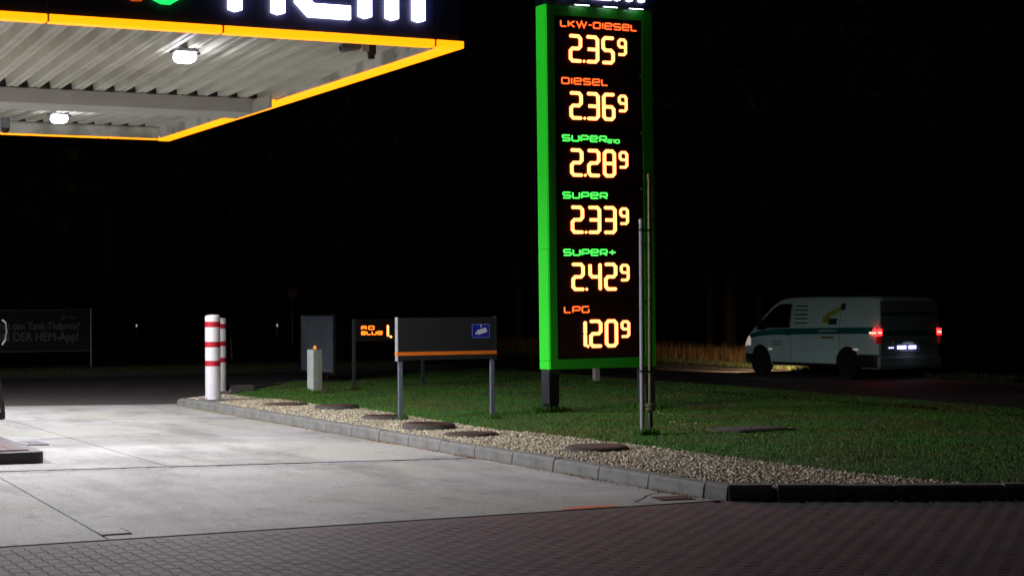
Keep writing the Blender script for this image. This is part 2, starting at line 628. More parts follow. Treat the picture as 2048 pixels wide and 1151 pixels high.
# gutter of single stones between the slabs
gm = None
u = 8.86
while u > -2:
    w = .262 + random.uniform(-.004, .004)
    z = gz(u - w / 2, 18.85) - .004 + random.uniform(-.003, .002)
    mb = MB().box(-w / 2 + .007, w / 2 - .007, -.110, .110, -.06, 0)
    o = mb.build('gutter_stone', gutter, fc)
    o.location = (u - w / 2, 18.85 + random.uniform(-.003, .003), z)
    u -= w
# small service lid let into the slab near the pavers
lid = thing('service_lid', 'small square concrete service lid set in the forecourt beside the paver edge', 'lid', (3.42, 14.16, gz(3.42, 14.16)))
MB().add([(-.13, -.2, .003), (.12, -.2, .003), (.12, .2, .003), (-.13, .2, .003)], [(0, 1, 2, 3)]).build('frame', joint, lid)
MB().box(-.115, .105, -.185, .185, -.02, .006).build('cover', concrete, lid, bevel=.003)

# drive between forecourt and road
sheet('drive_asphalt', lin(-30, 21.6, 22), lin(32.3, 47.2, 8), -.006, asphalt, 'dark asphalt drive linking the forecourt with the road')
# the road
ROAD = lambda v: 23.65 + .05 * (v - 29)


def road_strip(name, off0, off1, z, material, v0=-120, v1=420, label=None, parent=None, seg=12):
    mb = MB()
    V = []
    vs = lin(v0, v1, seg)
    for v in vs:
        V += [(ROAD(v) + off0, v, z), (ROAD(v) + off1, v, z)]
    F = [(2 * i, 2 * i + 1, 2 * i + 3, 2 * i + 2) for i in range(len(vs) - 1)]
    mb.add(V, F)
    o = mb.build(name, material, parent, fix=False)
    if parent is None:
        tag(o, label, kind='structure')
    return o


rd = road_strip('road', -3.25, 3.2, .004, road_asphalt, label='two lane country road passing behind the price sign')
road_strip('edge_line', 2.85, 2.95, .0085, paint, parent=rd)
road_strip('edge_line', -2.95, -2.85, .0085, paint, parent=rd)
v = -2.0
while v < 170:
    road_strip('centre_dash', -.06, .06, .0085, paint, v, v + 4, parent=rd, seg=1)
    v += 12

# planted island: outline
ISL = [(9.02, 13.95), (9.02, 30.8), (8.99, 31.5), (9.06, 31.88), (9.36, 32.3), (9.9, 32.9), (10.38, 33.6), (11.3, 35.2), (12.3, 37.0), (13.4, 38.7), (14.8, 40.3), (16.5, 41.6),
       (18.5, 42.6), (20.75, 43.3), (ROAD(30) - 3.2, 30), (ROAD(10) - 3.2, 10), (ROAD(-6) - 3.2, -6), (20, -6), (13.6, 11.2),
       (11.36, 12.50), (10.1, 13.16), (9.48, 13.48), (9.12, 13.66)]
isl = MB().prism(ISL, -.1, .085).build('island_bed', soil)
tag(isl, 'raised planted island between forecourt and road', kind='structure')
GB = [(10.2, 33.2), (10.2, 31.5), (10.45, 30.5), (10.42, 28.6), (10.68, 27.2), (10.55, 24.8), (10.38, 21.3), (10.55, 20.9), (10.72, 18.5), (10.74, 16), (10.78, 14.4), (10.98, 13.2), (11.1, 12.75)]
GRAV = [(9.04, 13.97), (9.03, 31.45), (9.12, 31.86), (9.45, 32.25), (9.95, 32.8), (10.2, 33.1)] + GB[1:] + [(10.1, 13.2), (9.5, 13.5), (9.15, 13.7)]
GRAS = GB + [(11.5, 12.55), (13.6, 11.4), (20, -5), (ROAD(10) - 3.35, 10), (ROAD(30) - 3.35, 30), (20.6, 43.1), (18.5, 42.4), (16.5, 41.4), (14.9, 40.1),
             (13.5, 38.5), (12.45, 36.8), (11.45, 35.0)]
gb = MB().prism(GRAV, .02, .098).build('gravel_bed', mat('gravel_base', (.09, .08, .06), .9, c2=(.14, .125, .095), nscale=40))
tag(gb, 'strip of river gravel inside the kerb', kind='structure')

# kerbs
kb = thing('kerb', None, None)
kb['kind'] = 'structure'


def kerb_stone(p0, p1, h=.14, w=.15, zb=None, side=1, parent=kb, material=concrete_kerb):
    """one kerb stone; p0->p1 is its outer (street side) foot line, the body lies to its right (side=1)."""
    p0, p1 = Vector(p0), Vector(p1)
    d = (p1 - p0)
    L_ = d.length
    zb = gz(p0.x, p0.y) if zb is None else zb
    g = .006
    jz = random.uniform(-.006, .006)
    pr = [(0, -.12), (0.0, h * .2), (.012, h * .8), (.03, h), (w, h + .004), (w, -.12)]
    mb = MB()
    V, F = [], []
    for x in (g, L_ - g):
        V += [(x, side * -y, z) for y, z in pr]
    n = len(pr)
    for i in range(n):
        j = (i + 1) % n
        F.append((i, j, n + j, n + i))
    F += [tuple(range(n)), tuple(range(n, 2 * n))]
    mb.add(V, F)
    o = mb.build('kerb_stone', material, parent, bevel=.006)
    o.location = (p0.x, p0.y, zb + jz)
    o.rotation_euler = (0, random.uniform(-.002, .002), math.atan2(d.y, d.x) + random.uniform(-.003, .003))
    return o


path = [(8.875, 13.98 + k) for k in range(17)] + [(8.86, 30.8), (8.83, 31.5), (8.92, 31.95), (9.25, 32.4), (9.78, 33.0), (10.3, 33.7), (10.9, 34.7), (11.5, 35.7), (12.1, 36.7),
                                                   (12.75, 37.65), (13.45, 38.6), (14.2, 39.45), (15.05, 40.2), (15.95, 40.9), (16.9, 41.5), (17.9, 42.0), (18.9, 42.4), (20.0, 42.8)]
for i, (a, b) in enumerate(zip(path[:-1], path[1:])):
    kerb_stone(a, b, h=.14 if i < 18 else .10)
# corner and front run
kerb_stone((8.93, 13.66), (8.875, 13.96))
kerb_stone((9.30, 13.46), (8.94, 13.65))
D = Vector((1.9, -.985)).normalized()
q = Vector((9.33, 13.44))
for L_ in [.56, .5, 1.0, 1.0, 1.0, 1.0, 1.0, 1.0, 1.0, 1.0]:
    q2 = q + D * L_
    kerb_stone(q2, q)
    q = q2
# kerb of the far verge, beyond the drive
for k in range(34):
    a = (-13 + k, 46.95 - .02 * k)
    kerb_stone((a[0] + 1, a[1] - .02), a, h=.11, zb=0, side=-1, material=kerb_dark)

# far verges
lv = MB().prism([(-80, 47.1), (20.2, 46.4), (ROAD(60) - 3.4, 60), (ROAD(200) - 3.4, 200), (-80, 200)], -.05, .06).build('far_verge', soil_dark)
tag(lv, 'dark grassy verge beyond the drive', kind='structure')
rv = MB().prism([(ROAD(-60) + 3.3, -60), (ROAD(300) + 3.3, 300), (140, 300), (140, -60)], -.05, .03).build('road_verge', soil_dark)
tag(rv, 'rough verge on the far side of the road', kind='structure')


# ------------------------------------------------------------------ gravel stones
def stones(n, poly, z0, name, parent, smin=.0085, smax=.0205):
    xs = np.array(poly)
    lo, hi = xs.min(0), xs.max(0)
    P = rng.uniform(lo, hi, (n * 8, 2))
    P = P[inside(P, poly)][:n]
    n = len(P)
    t = (1 + 5 ** .5) / 2
    iv = np.array([(-1, t, 0), (1, t, 0), (-1, -t, 0), (1, -t, 0), (0, -1, t), (0, 1, t), (0, -1, -t), (0, 1, -t), (t, 0, -1), (t, 0, 1), (-t, 0, -1), (-t, 0, 1)]) / 1.9
    fi = np.array([(0, 11, 5), (0, 5, 1), (0, 1, 7), (0, 7, 10), (0, 10, 11), (1, 5, 9), (5, 11, 4), (11, 10, 2), (10, 7, 6), (7, 1, 8), (3, 9, 4), (3, 4, 2), (3, 2, 6), (3, 6, 8), (3, 8, 9),
                   (4, 9, 5), (2, 4, 11), (6, 2, 10), (8, 6, 7), (9, 8, 1)])
    s = rng.uniform(smin, smax, (n, 1)) * rng.uniform(.8, 1.25, (n, 1))
    sc = np.concatenate([s * rng.uniform(.9, 1.5, (n, 1)), s * rng.uniform(.7, 1, (n, 1)), s * rng.uniform(.45, .8, (n, 1))], 1)
    V = iv[None] * (1 + rng.uniform(-.16, .16, (n, 12, 1))) * sc[:, None, :]
    a, b = rng.uniform(0, 6.283, n), rng.uniform(-.5, .5, n)
    ca, sa, cb, sb = np.cos(a), np.sin(a), np.cos(b), np.sin(b)
    x = V[:, :, 0] * cb[:, None] - V[:, :, 2] * sb[:, None]
    z = V[:, :, 0] * sb[:, None] + V[:, :, 2] * cb[:, None]
    X = x * ca[:, None] - V[:, :, 1] * sa[:, None]
    Y = x * sa[:, None] + V[:, :, 1] * ca[:, None]
    O = np.stack([X + P[:, 0:1], Y + P[:, 1:2], z + z0 + rng.uniform(0, .026, (n, 1))], -1).reshape(-1, 3)
    F = (fi[None] + 12 * np.arange(n)[:, None, None]).reshape(-1, 3)
    r = np.clip(rng.normal(.55, .27, n), .02, 1)
    r[rng.random(n) < .12] *= .15
    return soup(name, O, F, stone, parent, np.repeat(r, 12), smooth=True)


# stone colour: grey to cream by the stone's own value, warm tint on some
nt = stone.node_tree
st = stones(62000, GRAV, .10, 'gravel', None)
tag(st, 'cream and grey river pebbles filling the strip behind the kerb', 'gravel')


# ------------------------------------------------------------------ pavers
PU, PL = .108, .211


def paver_shape(du=0.0):
    a, b, g = .0620, .0460, .0032
    a -= g; b -= g
    h = PL / 2 - .0080
    q = PL / 4
    c = .008
    top = [(-a, -h), (a, -h), (a, -q - c), (b, -q + c), (b, q - c), (a, q + c), (a, h), (-a, h), (-a, q + c), (-b, q - c), (-b, -q + c), (-a, -q - c)]
    return top


TOP = paver_shape()
pm = bpy.data.materials.new('paver_stone')
pm.use_nodes = True
nt = pm.node_tree
N, L = nt.nodes, nt.links
b_ = N['Principled BSDF']
b_.inputs['Roughness'].default_value = .72
oi = N.new('ShaderNodeObjectInfo')
at_ = N.new('ShaderNodeAttribute'); at_.attribute_name = 'rnd'
ad = N.new('ShaderNodeMath'); ad.operation = 'ADD'
L.new(oi.outputs['Random'], ad.inputs[0]); L.new(at_.outputs['Fac'], ad.inputs[1])
fr = N.new('ShaderNodeMath'); fr.operation = 'FRACT'; L.new(ad.outputs[0], fr.inputs[0])
geo = N.new('ShaderNodeNewGeometry')
cr = N.new('ShaderNodeValToRGB')
cr.color_ramp.elements[0].position = 0; cr.color_ramp.elements[0].color = (.122, .068, .066, 1)
cr.color_ramp.elements[1].position = 1; cr.color_ramp.elements[1].color = (.150, .080, .078, 1)
e = cr.color_ramp.elements.new(.4); e.color = (.118, .080, .076, 1)
e = cr.color_ramp.elements.new(.7); e.color = (.100, .072, .069, 1)
L.new(fr.outputs[0], cr.inputs[0])
# grey pavers in the band along the kerb (distance to the kerb line in metres)
dt = N.new('ShaderNodeVectorMath'); dt.operation = 'DOT_PRODUCT'
dt.inputs[1].default_value = (.46, .888, 0)
L.new(geo.outputs['Position'], dt.inputs[0])
nz = N.new('ShaderNodeTexNoise'); nz.inputs['Scale'].default_value = 2.2; nz.inputs['Detail'].default_value = 1
L.new(geo.outputs['Position'], nz.inputs['Vector'])
a1 = N.new('ShaderNodeMath'); a1.operation = 'MULTIPLY_ADD'; a1.inputs[1].default_value = .7
L.new(nz.outputs['Fac'], a1.inputs[0]); L.new(dt.outputs['Value'], a1.inputs[2])
mr = N.new('ShaderNodeMapRange'); mr.inputs[1].default_value = 15.92; mr.inputs[2].default_value = 15.98
L.new(a1.outputs[0], mr.inputs[0])
sx = N.new('ShaderNodeSeparateXYZ'); L.new(geo.outputs['Position'], sx.inputs[0])
mu = N.new('ShaderNodeMapRange'); mu.inputs[1].default_value = 8.9; mu.inputs[2].default_value = 9.1
L.new(sx.outputs['X'], mu.inputs[0])
mm = N.new('ShaderNodeMath'); mm.operation = 'MULTIPLY'
L.new(mr.outputs[0], mm.inputs[0]); L.new(mu.outputs[0], mm.inputs[1])
# greyer tone towards the left half of the yard
ml = N.new('ShaderNodeMapRange'); ml.inputs[1].default_value = 6.2; ml.inputs[2].default_value = 3.4
ml.inputs[4].default_value = .8
L.new(sx.outputs['X'], ml.inputs[0])
mxm = N.new('ShaderNodeMath'); mxm.operation = 'MAXIMUM'
L.new(mm.outputs[0], mxm.inputs[0]); L.new(ml.outputs[0], mxm.inputs[1])
mx = N.new('ShaderNodeMix'); mx.data_type = 'RGBA'
L.new(mxm.outputs[0], mx.inputs[0]); L.new(cr.outputs[0], mx.inputs[6]); mx.inputs[7].default_value = (.070, .067, .057, 1)
n2 = N.new('ShaderNodeTexNoise'); n2.inputs['Scale'].default_value = 1.5; n2.inputs['Detail'].default_value = 8; n2.inputs['Roughness'].default_value = .75
L.new(geo.outputs['Position'], n2.inputs['Vector'])
r2 = N.new('ShaderNodeMapRange'); r2.inputs[1].default_value = .3; r2.inputs[2].default_value = .7; r2.inputs[3].default_value = .7; r2.inputs[4].default_value = 1.25
L.new(n2.outputs['Fac'], r2.inputs[0])
sc_ = N.new('ShaderNodeVectorMath'); sc_.operation = 'SCALE'
L.new(mx.outputs[2], sc_.inputs[0]); L.new(r2.outputs[0], sc_.inputs['Scale'])
L.new(sc_.outputs[0], b_.inputs['Base Color'])
n4 = N.new('ShaderNodeTexNoise'); n4.inputs['Scale'].default_value = 180; L.new(geo.outputs['Position'], n4.inputs['Vector'])
bp = N.new('ShaderNodeBump'); bp.inputs['Strength'].default_value = .35; bp.inputs['Distance'].default_value = .004
L.new(n4.outputs['Fac'], bp.inputs['Height']); L.new(bp.outputs[0], b_.inputs['Normal'])

pv = MB().add([(-12, -6, -.02), (20, -6, -.02), (20, 8, -.02), (8.9, 13.74, -.02), (-12, 13.74, -.02)][:0] + [(-12, -6, -.010), (20, -6, -.010), (20, 8, -.010), (8.9, 13.74, -.010), (-12, 13.74, -.010)], [(0, 1, 2, 3, 4)]).build('paved_yard', sand_joint, fix=False)
tag(pv, 'yard of interlocking pavers in front of the forecourt', kind='structure')
REG = [(-.8, 13.72), (8.95, 13.69), (9.3, 13.40), (13.6, 11.13), (13.6, 6.0), (-.8, 6.0)]
cells = []
for i in range(int(14.6 / PU)):
    u0 = -1.0 + i * PU
    for j in range(int(8 / PL)):
        v0 = 6.0 + j * PL + (PL / 2 if i % 2 else 0)
        cells.append((u0, v0))
C_ = np.array(cells)
cut = []
for i in range(int(9.9 / PU)):
    u0 = -1.0 + i * PU
    vs_ = [6.0 + j * PL + (PL / 2 if i % 2 else 0) for j in range(60)]
    last = max(v_ for v_ in vs_ if v_ + PL / 2 <= 13.692) + PL / 2
    if 13.692 - last > .02:
        cut.append((u0, last + .002, 13.69))
mb = MB()
for u0, va, vb in cut:
    mb.box(u0 - .055, u0 + .055, va, vb, -.03, -.0005)
cp = mb.build('cut_pavers', pm, pv)
cp['kind'] = 'stuff'
MB().box(-12, 8.95, 13.697, 13.732, -.03, .0045).build('expansion_joint', joint, pv)
C_ = C_[inside(C_, REG) & ((C_[:, 1] + PL / 2 <= 13.693) | (C_[:, 0] > 8.8)) & inside(C_ + (0, .05), REG)]
# seen from the road side of the yard: keep what the view can reach
fx, fy = .4434, .8963
dep = C_[:, 0] * fx + C_[:, 1] * fy
lat = C_[:, 0] * fy - C_[:, 1] * fx
C_ = C_[(dep > 10.3) & (np.abs(lat) < dep * .36 + .5)]
dep = C_[:, 0] * fx + C_[:, 1] * fy
lat = C_[:, 0] * fy - C_[:, 1] * fx
vis = (dep > 11.95) & (np.abs(lat) < dep * .286)
order = np.argsort(dep + (~vis) * 1000)
near, rest = order[:298], order[298:]


def paver_mesh(hh, sq):
    V = [(x * .985, y * .992, hh) for x, y in TOP] + [(x, y, hh - .006) for x, y in TOP] + [(x, y, -.03) for x, y in TOP]
    n = 12
    F = [(0, 1, 2, 11), (2, 3, 10, 11), (3, 4, 9, 10), (4, 5, 8, 9), (5, 6, 7, 8)]
    F += [(n + i, n + (i + 1) % n, (i + 1) % n, i) for i in range(n)]
    F += [(2 * n + i, 2 * n + (i + 1) % n, n + (i + 1) % n, n + i) for i in range(n)]
    return V, F


pmeshes = []
for k in range(3):
    V, F = paver_mesh((-.0003, 0, .0003)[k], 0)
    me = bpy.data.meshes.new('paver')
    me.from_pydata(V, [], F)
    me.materials.append(pm)
    pmeshes.append(me)
for idx in near:
    o = bpy.data.objects.new('paver', random.choice(pmeshes))
    o.location = (C_[idx][0], C_[idx][1], random.uniform(-.0005, .0005))
    o.rotation_euler = (random.uniform(-.003, .003), random.uniform(-.003, .003), random.uniform(-.006, .006))
    o.parent = pv
    col.objects.link(o)
V, F = paver_mesh(0, 0)
V = np.array(V)
F4 = np.array(F)
n = len(rest)
off = np.concatenate([C_[rest], rng.uniform(-.0005, .0005, (n, 1))], 1)
tilt = rng.uniform(-.003, .003, (n, 2))
VV = V[None] + off[:, None, :]
VV[:, :, 2] += V[None, :, 0] * tilt[:, 0:1] + V[None, :, 1] * tilt[:, 1:2]
FF = (F4[None] + len(V) * np.arange(n)[:, None, None]).reshape(-1, 4)
soup('paver_field', VV.reshape(-1, 3), FF, pm, pv, np.repeat(rng.random(n), len(V)))


# ------------------------------------------------------------------ grass
def grass(n, poly, z0, h0, h1, w, name, material, label, cat='grass', dens=None, lean=.45):
    xs = np.array(poly)
    lo, hi = xs.min(0), xs.max(0)
    P = rng.uniform(lo, hi, (n * 6, 2))
    P = P[inside(P, poly)]
    if dens is not None:
        P = P[rng.random(len(P)) < dens(P)]
    P = P[:n]
    n = len(P)
    # tufted height
    hv = .5 + .5 * np.sin(P[:, 0] * 5.1 + 2 * np.sin(P[:, 1] * 3.3)) * np.sin(P[:, 1] * 4.3 + P[:, 0] * 1.7)
    h = (h0 + (h1 - h0) * (hv * .6 + rng.random(n) * .55))
    a = rng.uniform(0, 6.283, n)
    dx, dy = np.cos(a) * w * rng.uniform(.6, 1.3, n), np.sin(a) * w * rng.uniform(.6, 1.3, n)
    la = rng.uniform(0, 6.283, n)
    lx, ly = np.cos(la) * h * lean * rng.random(n), np.sin(la) * h * lean * rng.random(n)
    A = np.stack([P[:, 0] - dx, P[:, 1] - dy, np.full(n, z0)], 1)
    B = np.stack([P[:, 0] + dx, P[:, 1] + dy, np.full(n, z0)], 1)
    M1 = np.stack([P[:, 0] - dx * .7 + lx * .35, P[:, 1] - dy * .7 + ly * .35, z0 + h * .55], 1)
    M2 = np.stack([P[:, 0] + dx * .7 + lx * .35, P[:, 1] + dy * .7 + ly * .35, z0 + h * .55], 1)
    T = np.stack([P[:, 0] + lx, P[:, 1] + ly, z0 + h], 1)
    V = np.stack([A, B, M1, M2, T], 1).reshape(-1, 3)
    k = 5 * np.arange(n)[:, None]
    F = np.concatenate([k + [[0, 1, 3]], k + [[0, 3, 2]], k + [[2, 3, 4]]], 0)
    o = soup(name, V, F, material)
    return tag(o, label, cat)


def d_isl(P):
    d = P[:, 0] * fx + P[:, 1] * fy
    l = P[:, 0] * fy - P[:, 1] * fx
    patch = np.sin(P[:, 0] * 1.9 + 1.3 * np.sin(P[:, 1] * .9)) + np.sin(P[:, 1] * 1.4 + P[:, 0] * .8) + .8 * np.sin(P[:, 0] * 4.7 - P[:, 1] * 3.1)
    patch = np.where(patch < -1.3, .5, np.where(patch < -.5, .8, 1.0))
    return patch * np.where(np.abs(l) < d * .32 + 1.0, np.clip((24 / np.maximum(d, 1)) ** 1.6, .12, 1), .06)


grass(210000, GRAS, .082, .010, .036, .0040, 'grass', grass_m, 'short green lawn grass covering the island', dens=d_isl)
grass(22000, [(3, 47.2), (20.2, 46.6), (21.5, 51), (3, 51)], .05, .03, .09, .010, 'grass', verge_grass, 'dim short grass on the verge beyond the drive')
grass(30000, [(ROAD(30) + 3.3, 30), (ROAD(130) + 3.3, 130), (ROAD(130) + 4.6, 130), (ROAD(30) + 4.5, 30)], .02, .06, .16, .010, 'grass', verge_grass,
      'mown green edge of grass along the far side of the road')
grass(46000, [(ROAD(37) + 4.5, 37), (ROAD(140) + 4.6, 140), (ROAD(140) + 9, 140), (ROAD(37) + 8, 37)], .0, .12, .58, .007, 'tall_dry_grass', dry_grass,
      'tall dry straw coloured grass lit by the van headlights', lean=.35)


for (x, y, w_) in ((10.1, 24.15, .10), (11.6, 24.15, .10), (13.13, 25.15, .26), (14.95, 25.15, .26), (11.98, 33.05, .2), (11.78, 20.0, .09), (11.97, 20.12, .10),
                   (13.2, 34.0, .1), (14.75, 34.0, .1), (18.5, 33.4, .14)):
    grass(int(500 * w_ / .1), [(x - w_, y - w_), (x + w_, y - w_), (x + w_, y + w_), (x - w_, y + w_)], .085, .04, .12, .004, 'grass_tuft', grass_m, 'unmown grass tuft growing at the foot of a post')
grass(900, [(10.3, 15), (10.9, 15), (10.9, 30), (10.5, 30)], .09, .03, .10, .004, 'grass_fringe', grass_m, 'ragged fringe of grass creeping into the gravel')
grass(260, [(8.80, 14), (8.87, 14), (8.87, 31), (8.80, 31)], .002, .01, .04, .003, 'kerb_weeds', grass_m, 'tiny weeds in the joint at the foot of the kerb')

# fallen leaves and needles
def litter(pts, name, label, smin=.012, smax=.03):
    V, F = [], []
    for (x, y, z) in pts:
        s = random.uniform(smin, smax)
        a = random.uniform(0, 6.28)
        c, d = math.cos(a) * s, math.sin(a) * s
        k = len(V)
        t = random.uniform(0, .012)
        V += [(x - c, y - d, z + .002), (x + d * .45, y - c * .45, z + t), (x + c, y + d, z + .003), (x - d * .45, y + c * .45, z + random.uniform(.004, .014))]
        F += [(k, k + 1, k + 2, k + 3)]
    o = soup(name, np.array(V), np.array(F), fallen)
    return tag(o, label, 'leaves')


lp = []
for c0 in [14.3, 14.7, 16.0, 16.8, 18.9, 19.2, 20.3, 21.6, 21.8, 22.1, 24.2, 25.1, 26.3, 27.4, 28.6, 29.5, 30.2]:
    for _ in range(46):
        y = random.gauss(c0, .28)
        if y < 13.75 or y > 31: continue
        x = 8.865 - abs(random.gauss(0, .045))
        lp.append((x, y, gz(x, y) + .001))
for _ in range(260):
    y = random.uniform(13.8, 31)
    x = 8.865 - abs(random.gauss(0, .05))
    lp.append((x, y, gz(x, y) + .001))
for _ in range(200):
    t = random.random() ** 1.3 * 4.6
    o_ = abs(random.gauss(0, .05)) + .01
    lp.append((9.33 + D.x * t - .46 * o_, 13.44 + D.y * t - .888 * o_, .003))
litter(lp, 'needle_litter', 'dry orange needles and leaf scraps lying along the foot of the kerb', .009, .022)
lp = []
for _ in range(160):
    p = (random.uniform(10.6, 19), random.uniform(13, 34))
    if inside(np.array([p]), GRAS)[0]:
        lp.append((p[0], p[1], .125))
for _ in range(16):
    lp.append((random.uniform(8.5, 12.5), random.uniform(10.5, 12.6), .004))
litter(lp, 'fallen_leaves', 'scattered yellow leaves on the lawn and pavers', .014, .034)

# ------------------------------------------------------------------ canopy
CX0, CX1, CY0, CY1, CZ, CT = -14.0, 8.72, 18.85, 31.62, 4.80, 6.15
can = thing('station_canopy', 'flat petrol station canopy with orange light strip and white ribbed underside', 'canopy', (0, 0, 0))


def box_part(name, m_, parent, *b, bevel=0):
    return MB().box(*b).build(name, m_, parent, bevel=bevel)


# fascia panels (navy), split at their joints
for a, b in ((-14, -8), (-8, -2), (-2, 3.91), (3.91, 8.36), (8.36, 8.68)):
    box_part('fascia_panel', navy, can, a + .004, b - .004, CY0 + .04, CY0 + .10, CZ + .088, CT)
for k in range(4):
    y0, y1 = CY0 + .04 + k * 3.19, CY0 + .04 + (k + 1) * 3.19 - .06 * (k == 3)
    box_part('fascia_panel', navy, can, CX1 - .10, CX1 - .04, y0 + .065 * (k == 0) + .004, y1 - .004, CZ + .088, CT)
for a, b in ((-14, -6), (-6, 2), (2, 8.61)):
    box_part('fascia_panel', navy, can, a + .004, b - .004, CY1 - .10, CY1 - .04, CZ + .088, CT)
# light strips: a square tube along the lower edge
for a, b in ((-14, -8), (-8, -2), (-2, 3.91), (3.91, 5.81), (5.81, 8.36), (8.36, 8.72)):
    box_part('light_strip', strip_m, can, a + .012, b - (.012 if b < 8.7 else 0), CY0, CY0 + .15, CZ, CZ + .085, bevel=.01)
for a, b in ((19.0, 21.8), (21.8, 24.9), (24.9, 28.0), (28.0, CY1)):
    box_part('light_strip', strip_m, can, CX1 - .215, CX1, a + .004, b - .004, CZ, CZ + .085, bevel=.01)
for a, b in ((-14, -7), (-7, -1), (-1, 4.6), (4.6, 7.6), (7.6, CX1 - .225)):
    box_part('light_strip', strip_m, can, a + .010, b - .010, CY1 - .12, CY1, CZ + .012, CZ + .085, bevel=.01)
# dark caps at the strip joints
for x in (3.91, 5.81, 8.36):
    box_part('strip_joint', orange_p, can, x - .010, x + .010, CY0 + .006, CY0 + .144, CZ + .006, CZ + .079)
# the white deck falls from both eaves to the cross beam in the middle
def dz(v):
    return 4.835 + .033 * abs(v - 25.4)


UL = CX1 - .262


def lining_board(v0, v1):
    return MB().prism([(v0, CZ + .03), (v1, CZ + .03), (v1, dz(v1) - .002), (v0, dz(v0) - .002)], UL, UL + .045, axis='x').build('lining_board', lining, can)


for a, b in ((CY0 + .2, 20.6), (20.6, 22.4), (22.4, 24.2), (24.2, 24.94), (25.86, 27.6), (27.6, 29.5), (29.5, CY1 - .29)):
    lining_board(a + .003, b - .003)
for k in range(8):
    a, b = CX0 + k * (UL - CX0) / 8, CX0 + (k + 1) * (UL - CX0) / 8
    box_part('lining_board', lining, can, a + .003, b - .003, CY1 - .28, CY1 - .22, CZ + .03, dz(CY1 - .28) - .003)
box_part('lining_ledge', lining, can, -14, UL, CY1 - .215, CY1 - .125, CZ + .03, CZ + .06)
box_part('lining_board', lining, can, -14, UL, CY0 + .17, CY0 + .20, CZ + .03, dz(CY0 + .2))
box_part('lining_rail', lining, can, -14, UL - .005, CY1 - .31, CY1 - .283, 4.975, 5.0)
for v_, z_, h_ in ((19.9, 4.90, .03), (20.3, 4.86, .05), (22.3, 4.845, .03), (28.3, 4.85, .04), (30.4, 4.86, .05)):
    box_part('lining_clip', darkgrey, can, UL - .004, UL - .0005, v_, v_ + .02, z_, z_ + h_)
# ribbed deck
prof = []
x = CX0
while x < UL - .3:
    prof += [(x, 0), (x + .066, 0), (x + .072, .014), (x + .086, .014), (x + .092, 0), (x + .15, 0), (x + .18, .12), (x + .27, .12)]
    x += .30
prof += [(x, 0), (UL, 0)]
mb = MB()
V, F = [], []
dv = [CY0 + .2, 22.2, 25.4, 28.4, CY1 - .285]
for px, pz in prof:
    V += [(px, v_, dz(v_) + pz) for v_ in dv]
nv = len(dv)
for i in range(len(prof) - 1):
    for k in range(nv - 1):
        a = nv * i + k
        F.append((a, a + 1, a + nv + 1, a + nv))
mb.add(V, F)
mb.build('ribbed_deck', deckm, can, fix=False)
box_part('roof_plate', navy, can, CX0, CX1 - .11, CY0 + .11, CY1 - .11, 5.2, 5.26)
# cross beam hanging below the deck
box_part('beam', beam_m, can, CX0, 8.118, 24.97, 25.83, 4.63, 4.842, bevel=.008)
box_part('beam_end_plate', beam_m, can, 8.12, 8.17, 24.2, 25.86, 4.63, 4.82, bevel=.008)
for yb, zb_ in ((24.935, 4.852), (CY1 - .31, 5.03)):
    cap0 = MB().box(.16, .29, 0, .03, 0, .115).build('rib_end_cap', blackp, can)
    x = CX0
    while x < UL - .3:
        if x > 2.9:
            c = cap0 if cap0.location.x == 0 else cap0.copy()
            c.location = (x, yb, zb_)
            if c is not cap0:
                col.objects.link(c)
        x += .30
# columns off to the left
for (x, y) in ((1.9, 25.4), (-7, 25.4), (-7, 21.0)):
    box_part('column', beam_m, can, x - .2, x + .2, y - .2, y + .2, 0, 4.625 if y > 25 else 4.96, bevel=.01)


# illuminated lettering on the fascia (only its lower half falls in the picture)
def sign_letter(kind, x0, x1, z0, z1, w, depth, y, parent, material, rad):
    mb = MB()
    a, b = x0 + w / 2, x1 - w / 2
    c, d = z0 + w / 2, z1 - w / 2
    if kind == 'h':
        ribbon(mb, [(a, z0 + w * .15), (a, z1)], w, depth, y=y, point=w * .15)
        ribbon(mb, [(b, z0 + w * .15), (b, z1)], w, depth, y=y, point=w * .15)
        ribbon(mb, [(a + w / 2 + .001, (c + d) / 2), (b - w / 2 - .001, (c + d) / 2)], w, depth, y=y)
    elif kind == 'e':
        ribbon(mb, chamfer([(a + w / 2 + .001, (c + d) / 2), (b, (c + d) / 2), (b, d), (a, d), (a, c), (x1, c)], rad), w, depth, y=y)
    elif kind == 'm':
        ribbon(mb, chamfer([(a, z0 + w * .15), (a, d), (b, d), (b, z0 + w * .15)], rad), w, depth, y=y, point=w * .15)
        ribbon(mb, [((a + b) / 2, z0 + w * .15), ((a + b) / 2, d - w / 2 - .001)], w, depth, y=y, point=w * .15)
    return mb.build('letter', material, parent)


yl = CY0 + .038
sign_letter('h', 5.867, 6.519, 5.045, 5.85, .155, .05, yl, can, letter_m, .07)
sign_letter('e', 6.640, 7.300, 5.045, 5.85, .155, .05, yl, can, letter_m, .11)
sign_letter('m', 7.403, 8.222, 5.070, 5.85, .155, .05, yl, can, letter_m, .07)
MB().prism([(5.02, 5.12), (5.12, 5.075), (5.22, 5.075), (5.42, 5.2), (5.46, 5.5), (5.30, 5.32)], yl - .05, yl, axis='y').build('emblem_green', emblem_g, can)
MB().prism([(4.70, 5.15), (4.80, 5.085), (4.90, 5.09), (4.97, 5.15), (5.18, 5.4), (5.0, 5.6)], yl - .05, yl, axis='y').build('emblem_orange', emblem_o, can)

